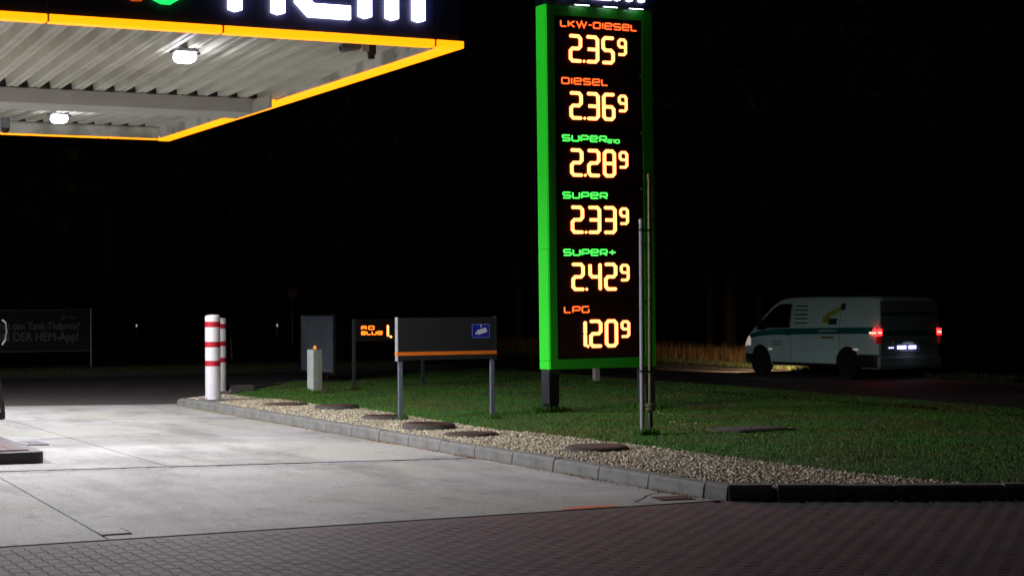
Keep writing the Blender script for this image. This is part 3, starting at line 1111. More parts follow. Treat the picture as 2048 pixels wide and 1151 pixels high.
# luminaires
def canopy_lamp(x, y, label, power, blend=.44):
    t = thing('canopy_lamp', label, 'lamp', (x, y, dz(y)), group='luminaires under the canopy')
    MB().box(-.14, .14, -.14, .14, -.04, 0).build('housing', galv, t, bevel=.01)
    MB().add([(-.135, -.135, -.045), (.135, -.135, -.045), (.135, .135, -.045), (-.135, .135, -.045), (-.115, -.115, -.16), (.115, -.115, -.16), (.115, .115, -.16), (-.115, .115, -.16)],
             [(0, 3, 2, 1), (4, 5, 6, 7), (0, 1, 5, 4), (1, 2, 6, 5), (2, 3, 7, 6), (3, 0, 4, 7)]).build('lens', lamp_lens, t, bevel=.05)
    MB().box(-.19, -.14, -.02, .02, -.05, -.02).build('bracket', blackp, t)
    MB().box(.14, .19, -.02, .02, -.05, -.02).build('bracket', blackp, t)
    ld = bpy.data.lights.new('canopy_lamp_light', 'SPOT')
    ld.energy = power
    ld.spot_size = R(176)
    ld.spot_blend = blend
    ld.color = (.94, .915, 1.0)
    ld.shadow_soft_size = .12
    lo = bpy.data.objects.new('canopy_lamp_light', ld)
    lo.location = (0, 0, -.32)
    lo.parent = t
    col.objects.link(lo)
    return t


LP = 1080
canopy_lamp(6.10, 21.40, 'bright lamp under the near half of the canopy, right of the other lamp', LP, .62)
canopy_lamp(6.20, 29.10, 'bright lamp in the far bay of the canopy beyond the white beam', LP)
for x, w1 in ((.6, 'second row from the kerb'), (-5.0, 'third row from the kerb')):
    for y, w2 in ((21.4, 'near'), (29.1, 'far')):
        canopy_lamp(x, y, 'bright lamp left of the picture, %s bay of the canopy, %s' % (w2, w1), LP * 1.25)

# cameras under the canopy
t = thing('security_camera', 'grey bullet security camera on a bracket at the near corner of the canopy', 'camera', (7.80, 19.72, 5.02))
MB().box(.06, .15, -.06, .06, -.24, 0).build('wall_box', blackp, t, bevel=.03)
MB().box(-.03, .055, -.05, -.03, -.20, -.06).build('mounting_plate', galv, t, bevel=.01)
o = MB().lathe([(.035, -.20), (.055, -.20), (.055, .02), (.045, .05)], 14, axis='x').build('barrel', mat('camera_grey', (.20, .21, .23), .4), t, smooth=True)
o.location = (-.10, -.02, -.135); o.rotation_euler = (0, R(-12), 0)
o2 = MB().lathe([(.030, -.215), (.030, -.201)], 12, axis='x').build('lens_glass', van_glass, o)
MB().lathe([(.04, -.28), (.045, -.25), (.04, -.2)], 12, c=(.09, -.02, 0)).build('joint', blackp, t, smooth=True)
t = thing('dome_camera', 'small dome camera hanging at the far left edge of the canopy', 'camera', (5.62, 30.6, 5.03))
MB().lathe([(.075, -.02), (.08, -.16), (.08, -.20)], 16).build('housing', mat('camera_grey', (.2, .2, .2)), t, smooth=True)
MB().lathe([(.07, -.20), (.066, -.24), (.045, -.275), (.01, -.288)], 16).build('dome_glass', black_glass, t, smooth=True)

# ------------------------------------------------------------------ price pylon
py = thing('price_pylon', 'tall green framed price sign with six glowing fuel prices', 'price sign', (13.02, 25.0, .1), rot=(0, -.0058, 0))
PW, PD = 1.975, .32
ZB, ZT = .665, 6.475   # local heights of the green frame


def pbox(name, m_, *b, bevel=.004):
    return MB().box(*b).build(name, m_, py, bevel=bevel)


js = [ZB, .80, 2.58, 4.37, 6.30, ZT]
for a, b in zip(js[:-1], js[1:]):
    MB().box(-.003, .03, 0, PD, a + .003, b - .003).build('side_panel', green_glow, py, bevel=.003)
    pbox('side_panel', green, PW - .03, PW, 0, PD, a + .003, b - .003)
pbox('frame_post', green, .031, .165, .0, .05, ZB, ZT)
pbox('frame_post', green, PW - .195, PW - .031, .0, .05, ZB, ZT)
pbox('frame_band', green, .166, PW - .196, .0, .05, ZB, .825)
pbox('frame_band', green, .166, PW - .196, .0, .05, 6.31, ZT)
pbox('core', blackp, .04, PW - .04, .055, PD - .01, ZB + .01, ZT - .01)
pbox('back_panel', green, .031, PW - .031, PD - .009, PD, ZB, ZT)
ROWH = .9142
FUEL = [('LKW-DIeSeL', '235', led_txt), ('DIeSeL', '236', led_txt), ('SUPeR', '228', led_grn), ('SUPeR', '233', led_grn), ('SUPeR+', '242', led_grn), ('LPG', '120', led_txt)]
NAMES = ['top row, truck diesel', 'second row', 'third row', 'fourth row', 'fifth row', 'bottom row']
LEN = [1.395, .83, .80, .80, .945, .44]
for r_, (nm, dg_, lm) in enumerate(FUEL):
    zt = 6.31 - r_ * ROWH
    row = MB().box(.17, PW - .20, .018, .05, zt - ROWH + .008, zt - .002).build('display_panel', black_glass, py, bevel=.002)
    fy_ = .017
    # fuel name
    sw = .0215
    h = .112
    mbt, x1 = word_mb(nm, 0, 0, h, sw * .9, .006, 1.0)
    wx = LEN[r_] / (x1 - .36 * h)
    mbt, x1 = word_mb(nm, .288 + .01 * (r_ > 0), zt - .182, h, sw * (1 if lm is led_txt else 1.15), .006, wx, y=fy_)
    mbt.build('fuel_name', lm, row, fix=False)
    if r_ == 2:
        mbt, _ = word_mb('e10', x1 - .015, zt - .19, .068, .017, .006, 1.0, y=fy_)
        mbt.build('fuel_name', lm, row, fix=False)
    zd = zt - .742
    W7 = .052
    X = [.430, .742, 1.030]
    if r_ == 5:
        X = [.548, .742, 1.030]
    for k, ch in enumerate(dg_):
        digit_mb(ch, X[k], zd, .235, .45, W7, .016, y=fy_).build('digit', led, row, fix=False)
    digit_mb('9', 1.325, zd + .150, .168, .28, .040, .016, y=fy_).build('small_digit', led, row, fix=False)
    dx = X[0] + (.272 if r_ < 5 else .165)
    MB().prism([(dx - .025, zd + .026), (dx, zd + .001), (dx + .025, zd + .026), (dx, zd + .051)], fy_ - .016, fy_, axis='y').build('decimal_point', led, row)
    if r_:
        pbox('bracket', green, PW - .245, PW - .202, -.012, .016, zt - .03, zt + .02, bevel=.002)
        pbox('seam_clip', darkgrey, .86, .98, .008, .0165, zt - .012, zt + .002, bevel=.002)
# header
pbox('header_box', navy, -.01, PW + .01, -.12, PD + .01, ZT + .004, ZT + 1.15)
for kd, a, b in (('h', .24, .68), ('e', .72, 1.13), ('m', 1.19, 1.745)):
    sign_letter(kd, a, b, ZT + .10, ZT + .64, .105, .04, -.121, py, letter_m, .06)
for x in (.62, 1.14, 1.62):
    MB().box(x - .13, x + .13, -.100, -.092, ZT - .002, ZT + .0035).build('downlight', mat('downlight_lens', (.8, .8, .9), .3, emit=(.7, .78, 1), estr=13), py)
# feet
for x in (0.0, PW - .2):
    ft = pbox('foot', darkgrey, x + .01, x + .19, .02, PD - .02, .11, ZB - .002, bevel=.006)
    MB().box(x - .06, x + .26, -.05, PD + .05, -.03, -.005).build('base_plate', darkgrey, ft)
    MB().prism([(x - .05, 0), (x + .25, 0), (x + .17, .11), (x + .03, .11)], .03, .06, axis='y').build('gusset', darkgrey, ft)
    MB().prism([(x - .05, 0), (x + .25, 0), (x + .17, .11), (x + .03, .11)], PD - .06, PD - .03, axis='y').build('gusset', darkgrey, ft)
cab = MB().tube([(.24, .02, .12), (.27, 0, .06), (.31, -.02, .02), (.38, -.04, -.02)], .012, 6).build('cable', white_p, py, smooth=True)

# ------------------------------------------------------------------ vent pipes
t = thing('vent_pipe', 'pale grey steel pipe, the shorter of the two in front of the price sign', 'pipe', (11.775, 20.0, .09), rot=(0, .002, 0))
MB().lathe([(.030, -.05), (.030, 2.74), (.034, 2.745), (.034, 2.80), (.026, 2.82)], 16).build('tube', pole_m, t, smooth=True)
for z in (2.66, .82):
    MB().lathe([(.036, z), (.036, z + .03)], 14).build('clamp', blackp, t)
    MB().box(.03, .165, -.008, .02, z + .004, z + .022).build('clamp_bar', blackp, t)
t = thing('vent_pipe', 'tall brown weathered pipe with a flange near its foot, beside the shorter grey pipe', 'pipe', (11.97, 20.12, .09), rot=(0, .003, 0))
MB().lathe([(.026, .40), (.026, 3.33), (.031, 3.335), (.031, 3.375), (.036, 3.38), (.036, 3.41), (.02, 3.42)], 16).build('tube', brass, t, smooth=True)
MB().lathe([(.031, -.05), (.031, .27), (.026, .29), (.04, .31)], 16).build('lower_tube', blackp, t, smooth=True)
MB().lathe([(.05, .31), (.062, .315), (.062, .345), (.05, .35), (.05, .36), (.062, .365), (.062, .392), (.04, .40)], 16).build('flange', mat('mossy_bronze', (.10, .10, .03), .6, c2=(.05, .05, .02)), t, smooth=True)
for a in (0, 1.57, 3.14, 4.71):
    MB().lathe([(.008, .30), (.008, .41)], 8, c=(.052 * math.cos(a), .052 * math.sin(a), 0)).build('bolt', brass, t)
for z in (2.66, .80):
    MB().lathe([(.032, z), (.032, z + .03)], 14).build('clamp', blackp, t)

# ------------------------------------------------------------------ signs on the island
t = thing('camera_warning_sign', 'low black board with an orange stripe and a blue camera symbol on two grey posts', 'sign', (10.045, 24.11, .09))
W_ = 1.615
MB().box(.012, W_ - .012, .002, .088, .90, 1.525).build('board', sign_face, t, bevel=.003)
MB().box(0, .012, 0, .09, .89, 1.535).build('edge_profile', edge_grey, t)
MB().box(W_ - .012, W_, 0, .09, .89, 1.535).build('edge_profile', darkgrey, t)
MB().box(-.003, W_ + .003, -.003, .093, .972, 1.024).build('orange_stripe', orange_p, t)
MB().box(.03, .09, .02, .075, -.05, .90).build('post', postgrey, t, bevel=.004)
MB().box(W_ - .085, W_ - .025, .02, .075, -.05, .90).build('post', postgrey, t, bevel=.004)
pl = MB().box(1.205, 1.505, -.004, .002, 1.215, 1.425).build('blue_plate', blue_p, t)
rb = MB()
ribbon(rb, [(1.212, 1.222), (1.212, 1.418), (1.498, 1.418), (1.498, 1.222)], .006, .001, True, y=-.0041)
rb.build('white_border', mat('pale_blue_print', (.25, .3, .6), .5), pl, fix=False)
ic = MB().prism([(1.35, 1.422), (1.366, 1.422), (1.366, 1.372), (1.35, 1.372)], -.0055, -.0045, axis='y')
ic.prism([(1.285, 1.330), (1.44, 1.372), (1.462, 1.305), (1.305, 1.262)], -.0055, -.0045, axis='y')
ic.prism([(1.262, 1.300), (1.283, 1.306), (1.292, 1.270), (1.268, 1.264)], -.0055, -.0045, axis='y')
ic.build('camera_symbol', white_p, pl)

t = thing('additive_price_sign', 'low dark sign with small glowing AD BLUE lettering, behind the camera warning board', 'price sign', (13.183, 34.0, .09))
MB().box(0, .06, .0, .06, -.05, 1.44).build('post', darkgrey, t, bevel=.004)
MB().box(1.53, 1.59, .0, .06, -.05, 1.44).build('post', darkgrey, t, bevel=.004)
pn = MB().box(.061, 1.529, .0, .06, .975, 1.435).build('display_panel', mat('small_display_glass', (.008, .005, .0045), .5, c2=(.010, .006, .005)), t, bevel=.003)
m1, _ = word_mb('AD', .19, 1.215, .082, .020, .006, 1.35, gap=.5, y=-.001)
m1.build('lettering', led_yel, pn, fix=False)
m1, _ = word_mb('BLUe', .19, 1.107, .082, .020, .006, 1.12, gap=.38, y=-.001)
m1.build('lettering', led_yel, pn, fix=False)
digit_mb('1', .665, 1.055, .21, .27, .042, .006, y=-.001).build('digit', led, pn, fix=False)
MB().prism([(.805, 1.065), (.835, 1.035), (.865, 1.065), (.835, 1.095)], -.007, -.001, axis='y').build('decimal_point', led, pn)
digit_mb('5', .985, 1.055, .19, .27, .042, .006, y=-.001).build('digit', led, pn, fix=False)

t = thing('poster_frame', 'grey poster panel seen from behind on a dark foot, by the drive', 'poster stand', (14.06, 37.4, .0))
MB().box(-.012, .012, .03, 2.17, .30, 1.57).build('panel', poster_m, t)
for b in ((-.03, .03, 0, .03, .25, 1.62), (-.03, .03, 2.17, 2.2, .25, 1.62), (-.03, .03, .03, 2.17, 1.57, 1.62), (-.03, .03, .03, 2.17, .25, .30)):
    MB().box(*b).build('frame_bar', blackp, t, bevel=.004)
MB().box(-.32, .32, .15, 2.35, .02, .16).build('foot', blackp, t, bevel=.05)
for y in (.5, 1.7):
    MB().box(-.02, .02, y, y + .05, .16, .25).build('strut', blackp, t)

t = thing('concrete_post', 'short weathered two tone concrete post topped by an amber light', 'post', (12.03, 32.95, .085), rz=R(18))
MB().box(-.105, 0, 0, .2, -.05, .86).build('pale_half', pale_post, t, bevel=.008)
MB().box(0.002, .12, 0, .2, -.05, .85).build('tan_half', tan_post, t, bevel=.008)
MB().lathe([(.012, .86), (.03, .87), (.036, .90), (.03, .925), (.01, .938)], 14, c=(-.0, .08, 0)).build('amber_light', amber, t, smooth=True)

# bollards
bo = thing('bollard', 'white steel bollard with three red bands, the nearer of the pair at the kerb end', 'bollard', (9.2, 30.58, .152), group='red and white bollards')
MB().lathe([(.130, 0), (.135, .02), (.135, 1.46), (.128, 1.485), (.10, 1.50), (.02, 1.508)], 28).build('tube', white_b, bo, smooth=True)
for z in (1.285, .93, .595):
    MB().lathe([(.1365, z), (.1365, z + .098)], 28, caps=False).build('red_band', red_b, bo, smooth=True)
bp_ = MB().box(-.2, .2, -.2, .2, -.03, .012).build('base_plate', galv, bo, bevel=.006)
for sx_ in (-1, 1):
    for sy_ in (-1, 1):
        MB().lathe([(.016, .012), (.016, .03), (.009, .03), (.009, .055)], 8, c=(sx_ * .165, sy_ * .165, 0)).build('bolt', galv, bp_)
b2 = copy_tree(bo)
b2.location = (10.535, 34.53, .10)
b2['label'] = 'white steel bollard with three red bands, half hidden behind the nearer bollard'
b2.scale = (.95, .95, .98)

tag(MB().box(-.28, .30, -.14, .14, -.05, .15).build('concrete_block', ringc, bevel=.02), 'low dark concrete block behind the bollards', 'block').location = (10.98, 34.75, .06)
tag(MB().box(-.06, .06, -.06, .06, -.05, .75).build('marker_stone', tan_post, bevel=.01), 'short pale marker post seen beneath the price sign', 'post').location = (18.53, 33.4, .08)

# manhole covers in the gravel
COV = [(9.97, 17.97, .355, .055, 'rusty flat round manhole cover, the nearest one in the gravel'),
       (9.67, 20.77, .345, .045, 'round manhole cover tilted slightly in the gravel, second nearest'),
       (9.71, 22.22, .345, .085, 'thick raised round manhole cover beside the post of the black board'),
       (10.01, 24.53, .33, .06, 'round manhole cover in the gravel behind the post of the black board'),
       (10.30, 27.30, .34, .075, 'round manhole cover at the lawn edge in front of the concrete post'),
       (9.94, 28.8, .36, .04, 'dark low manhole cover, the farthest, near the white bollards')]
for i, (x, y, r0, h, lb) in enumerate(COV):
    t = thing('manhole_cover', lb, 'manhole cover', (x, y, .10), rz=i * .7, group='manhole covers in the gravel')
    MB().lathe([(r0 + .02, -.05), (r0 + .02, h - .012), (r0 + .012, h)], 36).build('ring', ringc, t, smooth=True)
    ld_ = MB().lathe([(r0 - .01, h - .02), (r0 - .01, h + .010), (r0 - .02, h + .014)], 36).build('cover_plate', iron, t, smooth=True)
    for k in range(-3, 4):
        w = math.sqrt(max(0, (r0 - .06) ** 2 - (k * .08) ** 2))
        MB().box(k * .08 - .012, k * .08 + .012, -w, w, h + .0145, h + .019).build('tread_bar', iron, ld_)
    t.rotation_euler = (R(random.uniform(-1.2, 1.2)), R(random.uniform(-1.2, 1.2)), i * .7)
t = thing('access_cover', 'flat rectangular grey cover lying in the lawn to the right of the pipes', 'cover', (13.55, 20.1, .078), rz=.12)
t.scale = (.85, .85, 1)
cover_m = mat('weathered_cover_plate', (.11, .11, .11), .8, c2=(.075, .078, .07), nscale=6)
MB().box(-.62, .55, -.42, .42, -.03, .035).build('frame', ringc, t, bevel=.006)
MB().box(-.50, -.01, -.34, .34, .036, .045).build('plate', cover_m, t, bevel=.003)
MB().box(.01, .46, -.34, .34, .036, .045).build('plate', cover_m, t, bevel=.003)

cs = MB()
for a, b, c, d in ((7.28, 7.86, 13.76, 13.86), (7.42, 7.72, 13.862, 13.93)):
    cs.add([(a, c, .0045), (b, c + .005, .0045), (b - .05, d, .0045), (a + .06, d - .008, .0045)], [(0, 1, 2, 3)])
tag(cs.build('paint_mark', mat('orange_spray_mark', (.85, .14, .02), .7, c2=(.60, .26, .14), nscale=7), fix=False), 'smear of orange spray paint on the slab edge by the pavers', 'paint mark')
ck = MB()
ribbon(ck, chamfer([(8.30, 13.80), (8.10, 13.95), (8.38, 14.22), (8.55, 14.45), (8.84, 14.62)], .08), .016, .004)
cv = [(x, z, .0045) for x, y_, z in ck.v[::1]]
ck.v = cv
tag(ck.build('crack', joint, fix=False), 'dark curved crack in the slab near the kerb corner', 'crack')
# red and grey service cover at the kerb corner on the slab
t = thing('gully_cover', 'worn red brown gully cover in the slab at the kerb corner', 'cover', (8.62, 14.08, .0), rz=-.2)
MB().box(-.17, .17, -.15, .15, -.02, .006).build('frame', joint, t)
MB().box(-.15, .15, -.13, .13, .0065, .010).build('grate', mat('red_brown_iron', (.09, .03, .03), .8, c2=(.06, .025, .02)), t)

# ------------------------------------------------------------------ pump island, grate, hoses
t = thing('pump_island', 'raised pump island with red tiled top and black rounded kerb end', 'pump island', (0, 0, .08))
def rr(x0, x1, y0, y1, r, n=5):
    P = []
    for cx, cy, a0 in ((x1 - r, y1 - r, 0), (x0 + r, y1 - r, 90), (x0 + r, y0 + r, 180), (x1 - r, y0 + r, 270)):
        for k in range(n + 1):
            a = R(a0 + 90 * k / n)
            P.append((cx + r * math.cos(a), cy + r * math.sin(a)))
    return P
MB().prism(rr(2.85, 4.06, 19.82, 27.5, .13), -.1, .14).build('kerb_body', mat('black_kerb', (.026, .020, .022), .55, c2=(.045, .035, .036), nscale=4, bump=.3), t, bevel=.02)
MB().prism(rr(3.03, 3.93, 20.01, 27.34, .06), .141, .144).build('tile_bed', joint, t)
tm = mat('island_tile', (.13, .088, .075), .7, c2=(.10, .075, .066), nscale=3)
TX, TY = 5, 12
for i in range(TX):
    for j in range(TY):
        x0, y0 = 3.045 + i * .175, 20.03 + j * .60
        MB().box(x0, x0 + .165, y0, y0 + .59, .1445, .152).build('tile', tm, t)
t = thing('drain_grate', 'galvanised drain grate with its glint painted pale, in the slab behind the pump island', 'grate', (4.53, 22.9, gz(4.53, 22.9) + .004))
MB().box(-.14, .14, -.33, .33, -.01, .002).build('pit', joint, t)
for k in range(9):
    y = -.30 + k * .075
    MB().box(-.13, .13, y - .008, y + .008, .0025, .016).build('grate_bar', mat('painted_glint_steel', (.85, .85, .9), .3, metal=.3), t)  # near-white colour stands in for the glint off the bars
for k in (-.13, .13):
    MB().box(k - .008, k + .008, -.33, .33, .0025, .014).build('grate_rail', mat('painted_glint_steel', (.85, .85, .9), .3, metal=.3), t)

t = thing('fuel_pump', 'fuel pump at the left picture edge with black hoses hanging down', 'fuel pump', (3.5, 22.05, .235))
MB().box(-.25, .25, -.1, .9, 0, 2.0).build('cabinet', navy, t, bevel=.03)
MB().box(-.27, .27, -.12, .92, 2.0, 2.12).build('hood', orange_p, t, bevel=.02)
MB().box(.251, .262, .12, .68, 1.15, 1.65).build('screen', black_glass, t)
for dx in (0, .035, .07):
    pts = []
    for k in range(15):
        a = k / 14
        pts.append((.45 + dx * .6 + .10 * math.sin(a * math.pi) - .16 * (1 - a), -.06 + dx, 1.36 - 1.14 * math.sin(a * math.pi * .62) - .0 * a))
    MB().tube(pts, .014, 8).build('hose', blackp, t, smooth=True)
MB().tube([(.49, -.06, 1.42), (.535, -.06, 1.38), (.545, -.06, 1.28), (.53, -.06, 1.18), (.49, -.06, 1.12)], .012, 8).build('nozzle_guard', galv, t, smooth=True)

# ------------------------------------------------------------------ billboard and road furniture
t = thing('billboard', 'long low dark advertising board on pale posts at the far left', 'billboard', (11.92, 51.75, .05))
pan = MB().box(-5.4, -.04, -.015, .015, .50, 1.67).build('panel', billb, t)
for z in (.485, 1.675):
    MB().box(-5.4, -.03, -.025, .025, z, z + .022).build('rail', mat('dull_metal', (.2, .21, .19), .5), t)
for x in (0, -2.7, -5.42):
    MB().lathe([(.03, -.1), (.03, 1.72)], 10, c=(x, 0, 0)).build('post', galv, t, smooth=True)


def put_text(s, size, x, z, mt, sx_=.84, name='lettering'):
    me = text_mesh(s, size, .002)
    me.materials.clear()
    me.materials.append(mt)
    o = bpy.data.objects.new(name, me)
    col.objects.link(o)
    o.parent = pan
    o.rotation_euler = (R(90), 0, 0)
    o.location = (x, -.018, z)
    o.scale = (sx_, 1, 1)


put_text('Suchst den Tank-Tiefpreis?', .285, -.33, 1.13, print_grey)
put_text('IN DER HEM-App!', .35, -.35, .80, print_grey)
put_text('HEM', .11, -.42, 1.42, mat('dim_print', (.15, .16, .14), .6), 1.3)
MB().prism([(-.90, 1.42), (-.82, 1.41), (-.72, 1.48), (-.74, 1.55), (-.82, 1.52)], -.019, -.016, axis='y').build('emblem', print_green, pan)

# shrub behind the billboard
def stems(name, label, cat, loc, n, h, r, spread, m_, leaves=0, lm=leafm):
    t = thing(name, label, cat, loc)
    mb = MB()
    rs = random.Random(hash(name) % 97 + int(loc[0] * 10))
    L_ = []
    for k in range(n):
        a = rs.uniform(0, 6.28)
        tip = Vector((math.cos(a) * spread * rs.uniform(.4, 1), math.sin(a) * spread * rs.uniform(.4, 1), h * rs.uniform(.7, 1)))
        mid = tip * .5 + Vector((rs.uniform(-.1, .1) * h * .3, 0, h * .08))
        mb.tube([(0, 0, -.05), mid, tip], [r, r * .7, r * .25], 6)
        for q in range(leaves):
            f = rs.random()
            L_.append(mid.lerp(tip, f) + Vector((rs.gauss(0, .12), rs.gauss(0, .12), rs.gauss(0, .12))) * h * .5)
    mb.build('stem', m_, t)
    if L_:
        lb = MB()
        for p in L_:
            s = rs.uniform(.03, .07) * max(.4, h * .4)
            a, b = Vector((rs.gauss(0, 1), rs.gauss(0, 1), rs.gauss(0, .6))).normalized() * s, Vector((rs.gauss(0, 1), rs.gauss(0, 1), rs.gauss(0, .6))).normalized() * s
            lb.add([p - a, p + b * .5, p + a, p - b * .5], [(0, 1, 2, 3)])
        lb.build('foliage', lm, t, fix=False)
    return t


stems('shrub', 'bare forked shrub behind the advertising board', 'shrub', (11.0, 54.5, .05), 7, 2.6, .035, .9, bark, 60)
t = stems('weed', 'small leafy weed standing in the lawn left of the price sign foot', 'weed', (13.6, 27.6, .09), 6, .32, .004, .12, grass_m, 9, verge_grass)
t = stems('weed', 'thin flowering weed in the lawn below the price panel', 'weed', (13.3, 22.2, .09), 7, .16, .003, .14, grass_m, 5, petal)
t = stems('weed', 'low yellowish weed in the lawn near the foot of the pipes', 'weed', (12.7, 20.5, .09), 8, .14, .003, .25, grass_m, 6, petal)


def delineator(x, y, label):
    t = thing('delineator_post', label, 'delineator', (x, y, .03), group='roadside delineator posts')
    MB().add([(-.06, -.05, 0), (.06, -.05, 0), (.06, .05, 0), (-.06, .05, 0), (-.05, -.04, .98), (.05, -.04, .92), (.05, .04, .92), (-.05, .04, .98)],
             [(0, 3, 2, 1), (4, 5, 6, 7), (0, 1, 5, 4), (1, 2, 6, 5), (2, 3, 7, 6), (3, 0, 4, 7)]).build('post', reflwhite, t)
    MB().box(-.068, .068, -.052, .058, .62, .84).build('black_band', blackp, t)
    MB().box(-.035, .035, -.056, -.0525, .66, .80).build('reflector', mat('glowing_post_reflector', (.9, .85, .8), .2, emit=(1, .7, .6), estr=.5), t)  # emission stands in for headlamp light thrown back
    return t


delineator(31.4, 92.4, 'white roadside post with a self-glowing reflector, left of the grey poster panel')
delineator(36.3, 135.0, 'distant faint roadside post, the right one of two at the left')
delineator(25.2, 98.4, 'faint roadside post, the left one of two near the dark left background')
t = thing('speed_limit_sign', 'dim round red rimmed traffic sign high on a thin post in the dark', 'traffic sign', (29.0, 83.0, .03), rz=R(-22))
MB().lathe([(.03, -.1), (.03, 2.75)], 10).build('post', galv, t, smooth=True)
sg = MB().lathe([(.30, -.05), (.30, -.035)], 32, c=(0, 0, 2.38), axis='y').build('disc', mat('dim_white_sign', (.45, .45, .43), .6), t)
MB().lathe([(.30, -.0515), (.30, -.053), (.23, -.053), (.23, -.0515)], 32, c=(0, 0, 2.38), axis='y', caps=False).build('red_rim', red_sign, sg)
t = thing('leaning_snow_pole', 'thin leaning roadside pole, pale orange in its lower half, right of the bollards', 'pole', (17.62, 56.4, .05), rot=(0, R(-3.6), 0))
MB().lathe([(.022, 0), (.022, .72)], 8).build('lower_part', mat('pale_orange_plastic', (.75, .42, .26), .5), t, smooth=True)
MB().lathe([(.020, .721), (.018, 1.3)], 8).build('upper_part', mat('olive_plastic', (.10, .12, .08), .5), t, smooth=True)

# ------------------------------------------------------------------ the van
VS = 1.045
van = thing('delivery_van', 'white delivery van with a teal stripe and lit tail lamps driving away on the road', 'van', (25.735, 33.016, .004), rz=.073)
van.scale = (VS, VS, VS)
VL, VW = 4.95, .945   # local: +Y forward, X 0..1.9, left side at X=0


def vtop(y):
    K = [(0, 1.80), (.12, 1.845), (.6, 1.865), (3.2, 1.86), (3.45, 1.82), (3.7, 1.70), (4.0, 1.47), (4.22, 1.27), (4.45, 1.15), (4.72, 1.00), (4.88, .84), (4.95, .66)]
    for (a, b), (c, d) in zip(K[:-1], K[1:]):
        if y <= c:
            return b + (d - b) * (y - a) / (c - a)
    return K[-1][1]


def vhw(y, z):
    w = VW
    if y > 3.9:
        w -= .20 * ((y - 3.9) / 1.05) ** 2
    if y < .25:
        w -= .05 * ((.25 - y) / .25) ** 2
    if z > .95:
        w -= .135 * ((z - .95) / .9) ** 1.7
    if z < .45:
        w -= .05 * ((.45 - z) / .2) ** 2
    return w


ys = [0, .04, .12, .3, .6, 1, 1.5, 2, 2.5, 3, 3.3, 3.5, 3.7, 3.9, 4.1, 4.3, 4.5, 4.65, 4.8, 4.9, 4.95]
NZ = 14
V, F = [], []
sec = None
for y in ys:
    top = vtop(y)
    ring = []
    for k in range(NZ + 1):
        z = .25 + (top - .07 - .25) * k / NZ
        ring.append((VW - vhw(y, z), z))
    xe, ze = ring[-1]
    ring += [(xe + .02, top - .035), (xe + .06, top - .012), (xe + .14, top - .002)]
    full = ring + [(VW, top + .012)] + [(2 * VW - a, b) for a, b in ring[::-1]]
    sec = len(full)
    V += [(a, y, b) for a, b in full]
for i in range(len(ys) - 1):
    for k in range(sec - 1):
        F.append((i * sec + k, i * sec + k + 1, (i + 1) * sec + k + 1, (i + 1) * sec + k))
    F.append((i * sec + sec - 1, i * sec, (i + 1) * sec, (i + 1) * sec + sec - 1))
F.append(tuple(range(sec)))
F.append(tuple(range((len(ys) - 1) * sec, len(ys) * sec))[::-1])
body = MB().add(V, F).build('body', van_white, van, smooth=True)


def side_patch(name, m_, ylo, yhi, zfun0, zfun1, off=.004, n=14, nz=3, parent=van, left=True):
    V, F = [], []
    for i in range(n + 1):
        y = ylo + (yhi - ylo) * i / n
        for k in range(nz + 1):
            z = zfun0(y) + (zfun1(y) - zfun0(y)) * k / nz
            x = VW - vhw(y, z) - off
            V.append((x if left else 2 * VW - x, y, z))
    for i in range(n):
        for k in range(nz):
            a = i * (nz + 1) + k
            F.append((a, a + 1, a + nz + 2, a + nz + 1))
    return MB().add(V, F).build(name, m_, parent, smooth=False)


belt = lambda y: 1.12 - .055 * max(0, (y - .6) / 3.2) - .10 * max(0, (y - 3.6)) ** 1.5
for lf in (True, False):
    side_patch('side_stripe', teal, .02, 4.62, lambda y: belt(y) - .10 + .04 * max(0, (y - 3.9)), lambda y: belt(y) + .045 - .02 * max(0, (y - 3.5)), n=24, left=lf)
    side_patch('door_window', van_glass, 3.02, 4.12, lambda y: belt(y) + .06, lambda y: min(1.70, vtop(y) - .12) - .0, off=.005, n=12, left=lf)
    side_patch('sill', blackp, 1.35, 3.7, lambda y: .25, lambda y: .33, off=.006, n=4, nz=1, left=lf)
    for yc in (.98, 4.13):
        # dark wheel arch
        n = 22
        VV_ = []
        FF_ = []
        for i in range(n + 1):
            a = math.pi * i / n * 1.14 - .22
            for r_ in (0.0, .28, .40):
                y, z = yc + math.cos(a) * r_, .33 + math.sin(a) * r_
                z = max(z, .24)
                x = VW - vhw(y, z) - .007
                VV_.append((x if lf else 2 * VW - x, y, z))
        for i in range(n):
            for k in range(2):
                a = i * 3 + k
                FF_.append((a, a + 1, a + 4, a + 3))
        MB().add(VV_, FF_).build('wheel_arch', blackp, van)
    side_patch('rear_bumper_corner', blackp, .0, .62, lambda y: .26, lambda y: .56, off=.008, n=5, nz=2, left=lf)
    side_patch('front_bumper_corner', blackp, 4.5, 4.93, lambda y: .26, lambda y: .50, off=.008, n=5, nz=2, left=lf)
for yc in (.98, 4.13):
    for sgn, x in ((-1, .0), (1, 2 * VW)):
        w = MB().lathe([(.22, -.10), (.31, -.10), (.335, -.08), (.335, .08), (.31, .10), (.22, .10)], 26, c=(0, 0, 0), axis='x').build('wheel', rubber, van, smooth=True)
        w.location = (x - sgn * .075, yc, .335)
        MB().lathe([(.215, -.085), (.20, -.06), (.05, -.075), (.02, -.09)] if sgn < 0 else [(.02, .09), (.05, .075), (.20, .06), (.215, .085)], 20, axis='x').build('rim', mat('dull_wheel_rim', (.13, .135, .14), .5, c2=(.07, .075, .08), nscale=12), w, smooth=True)
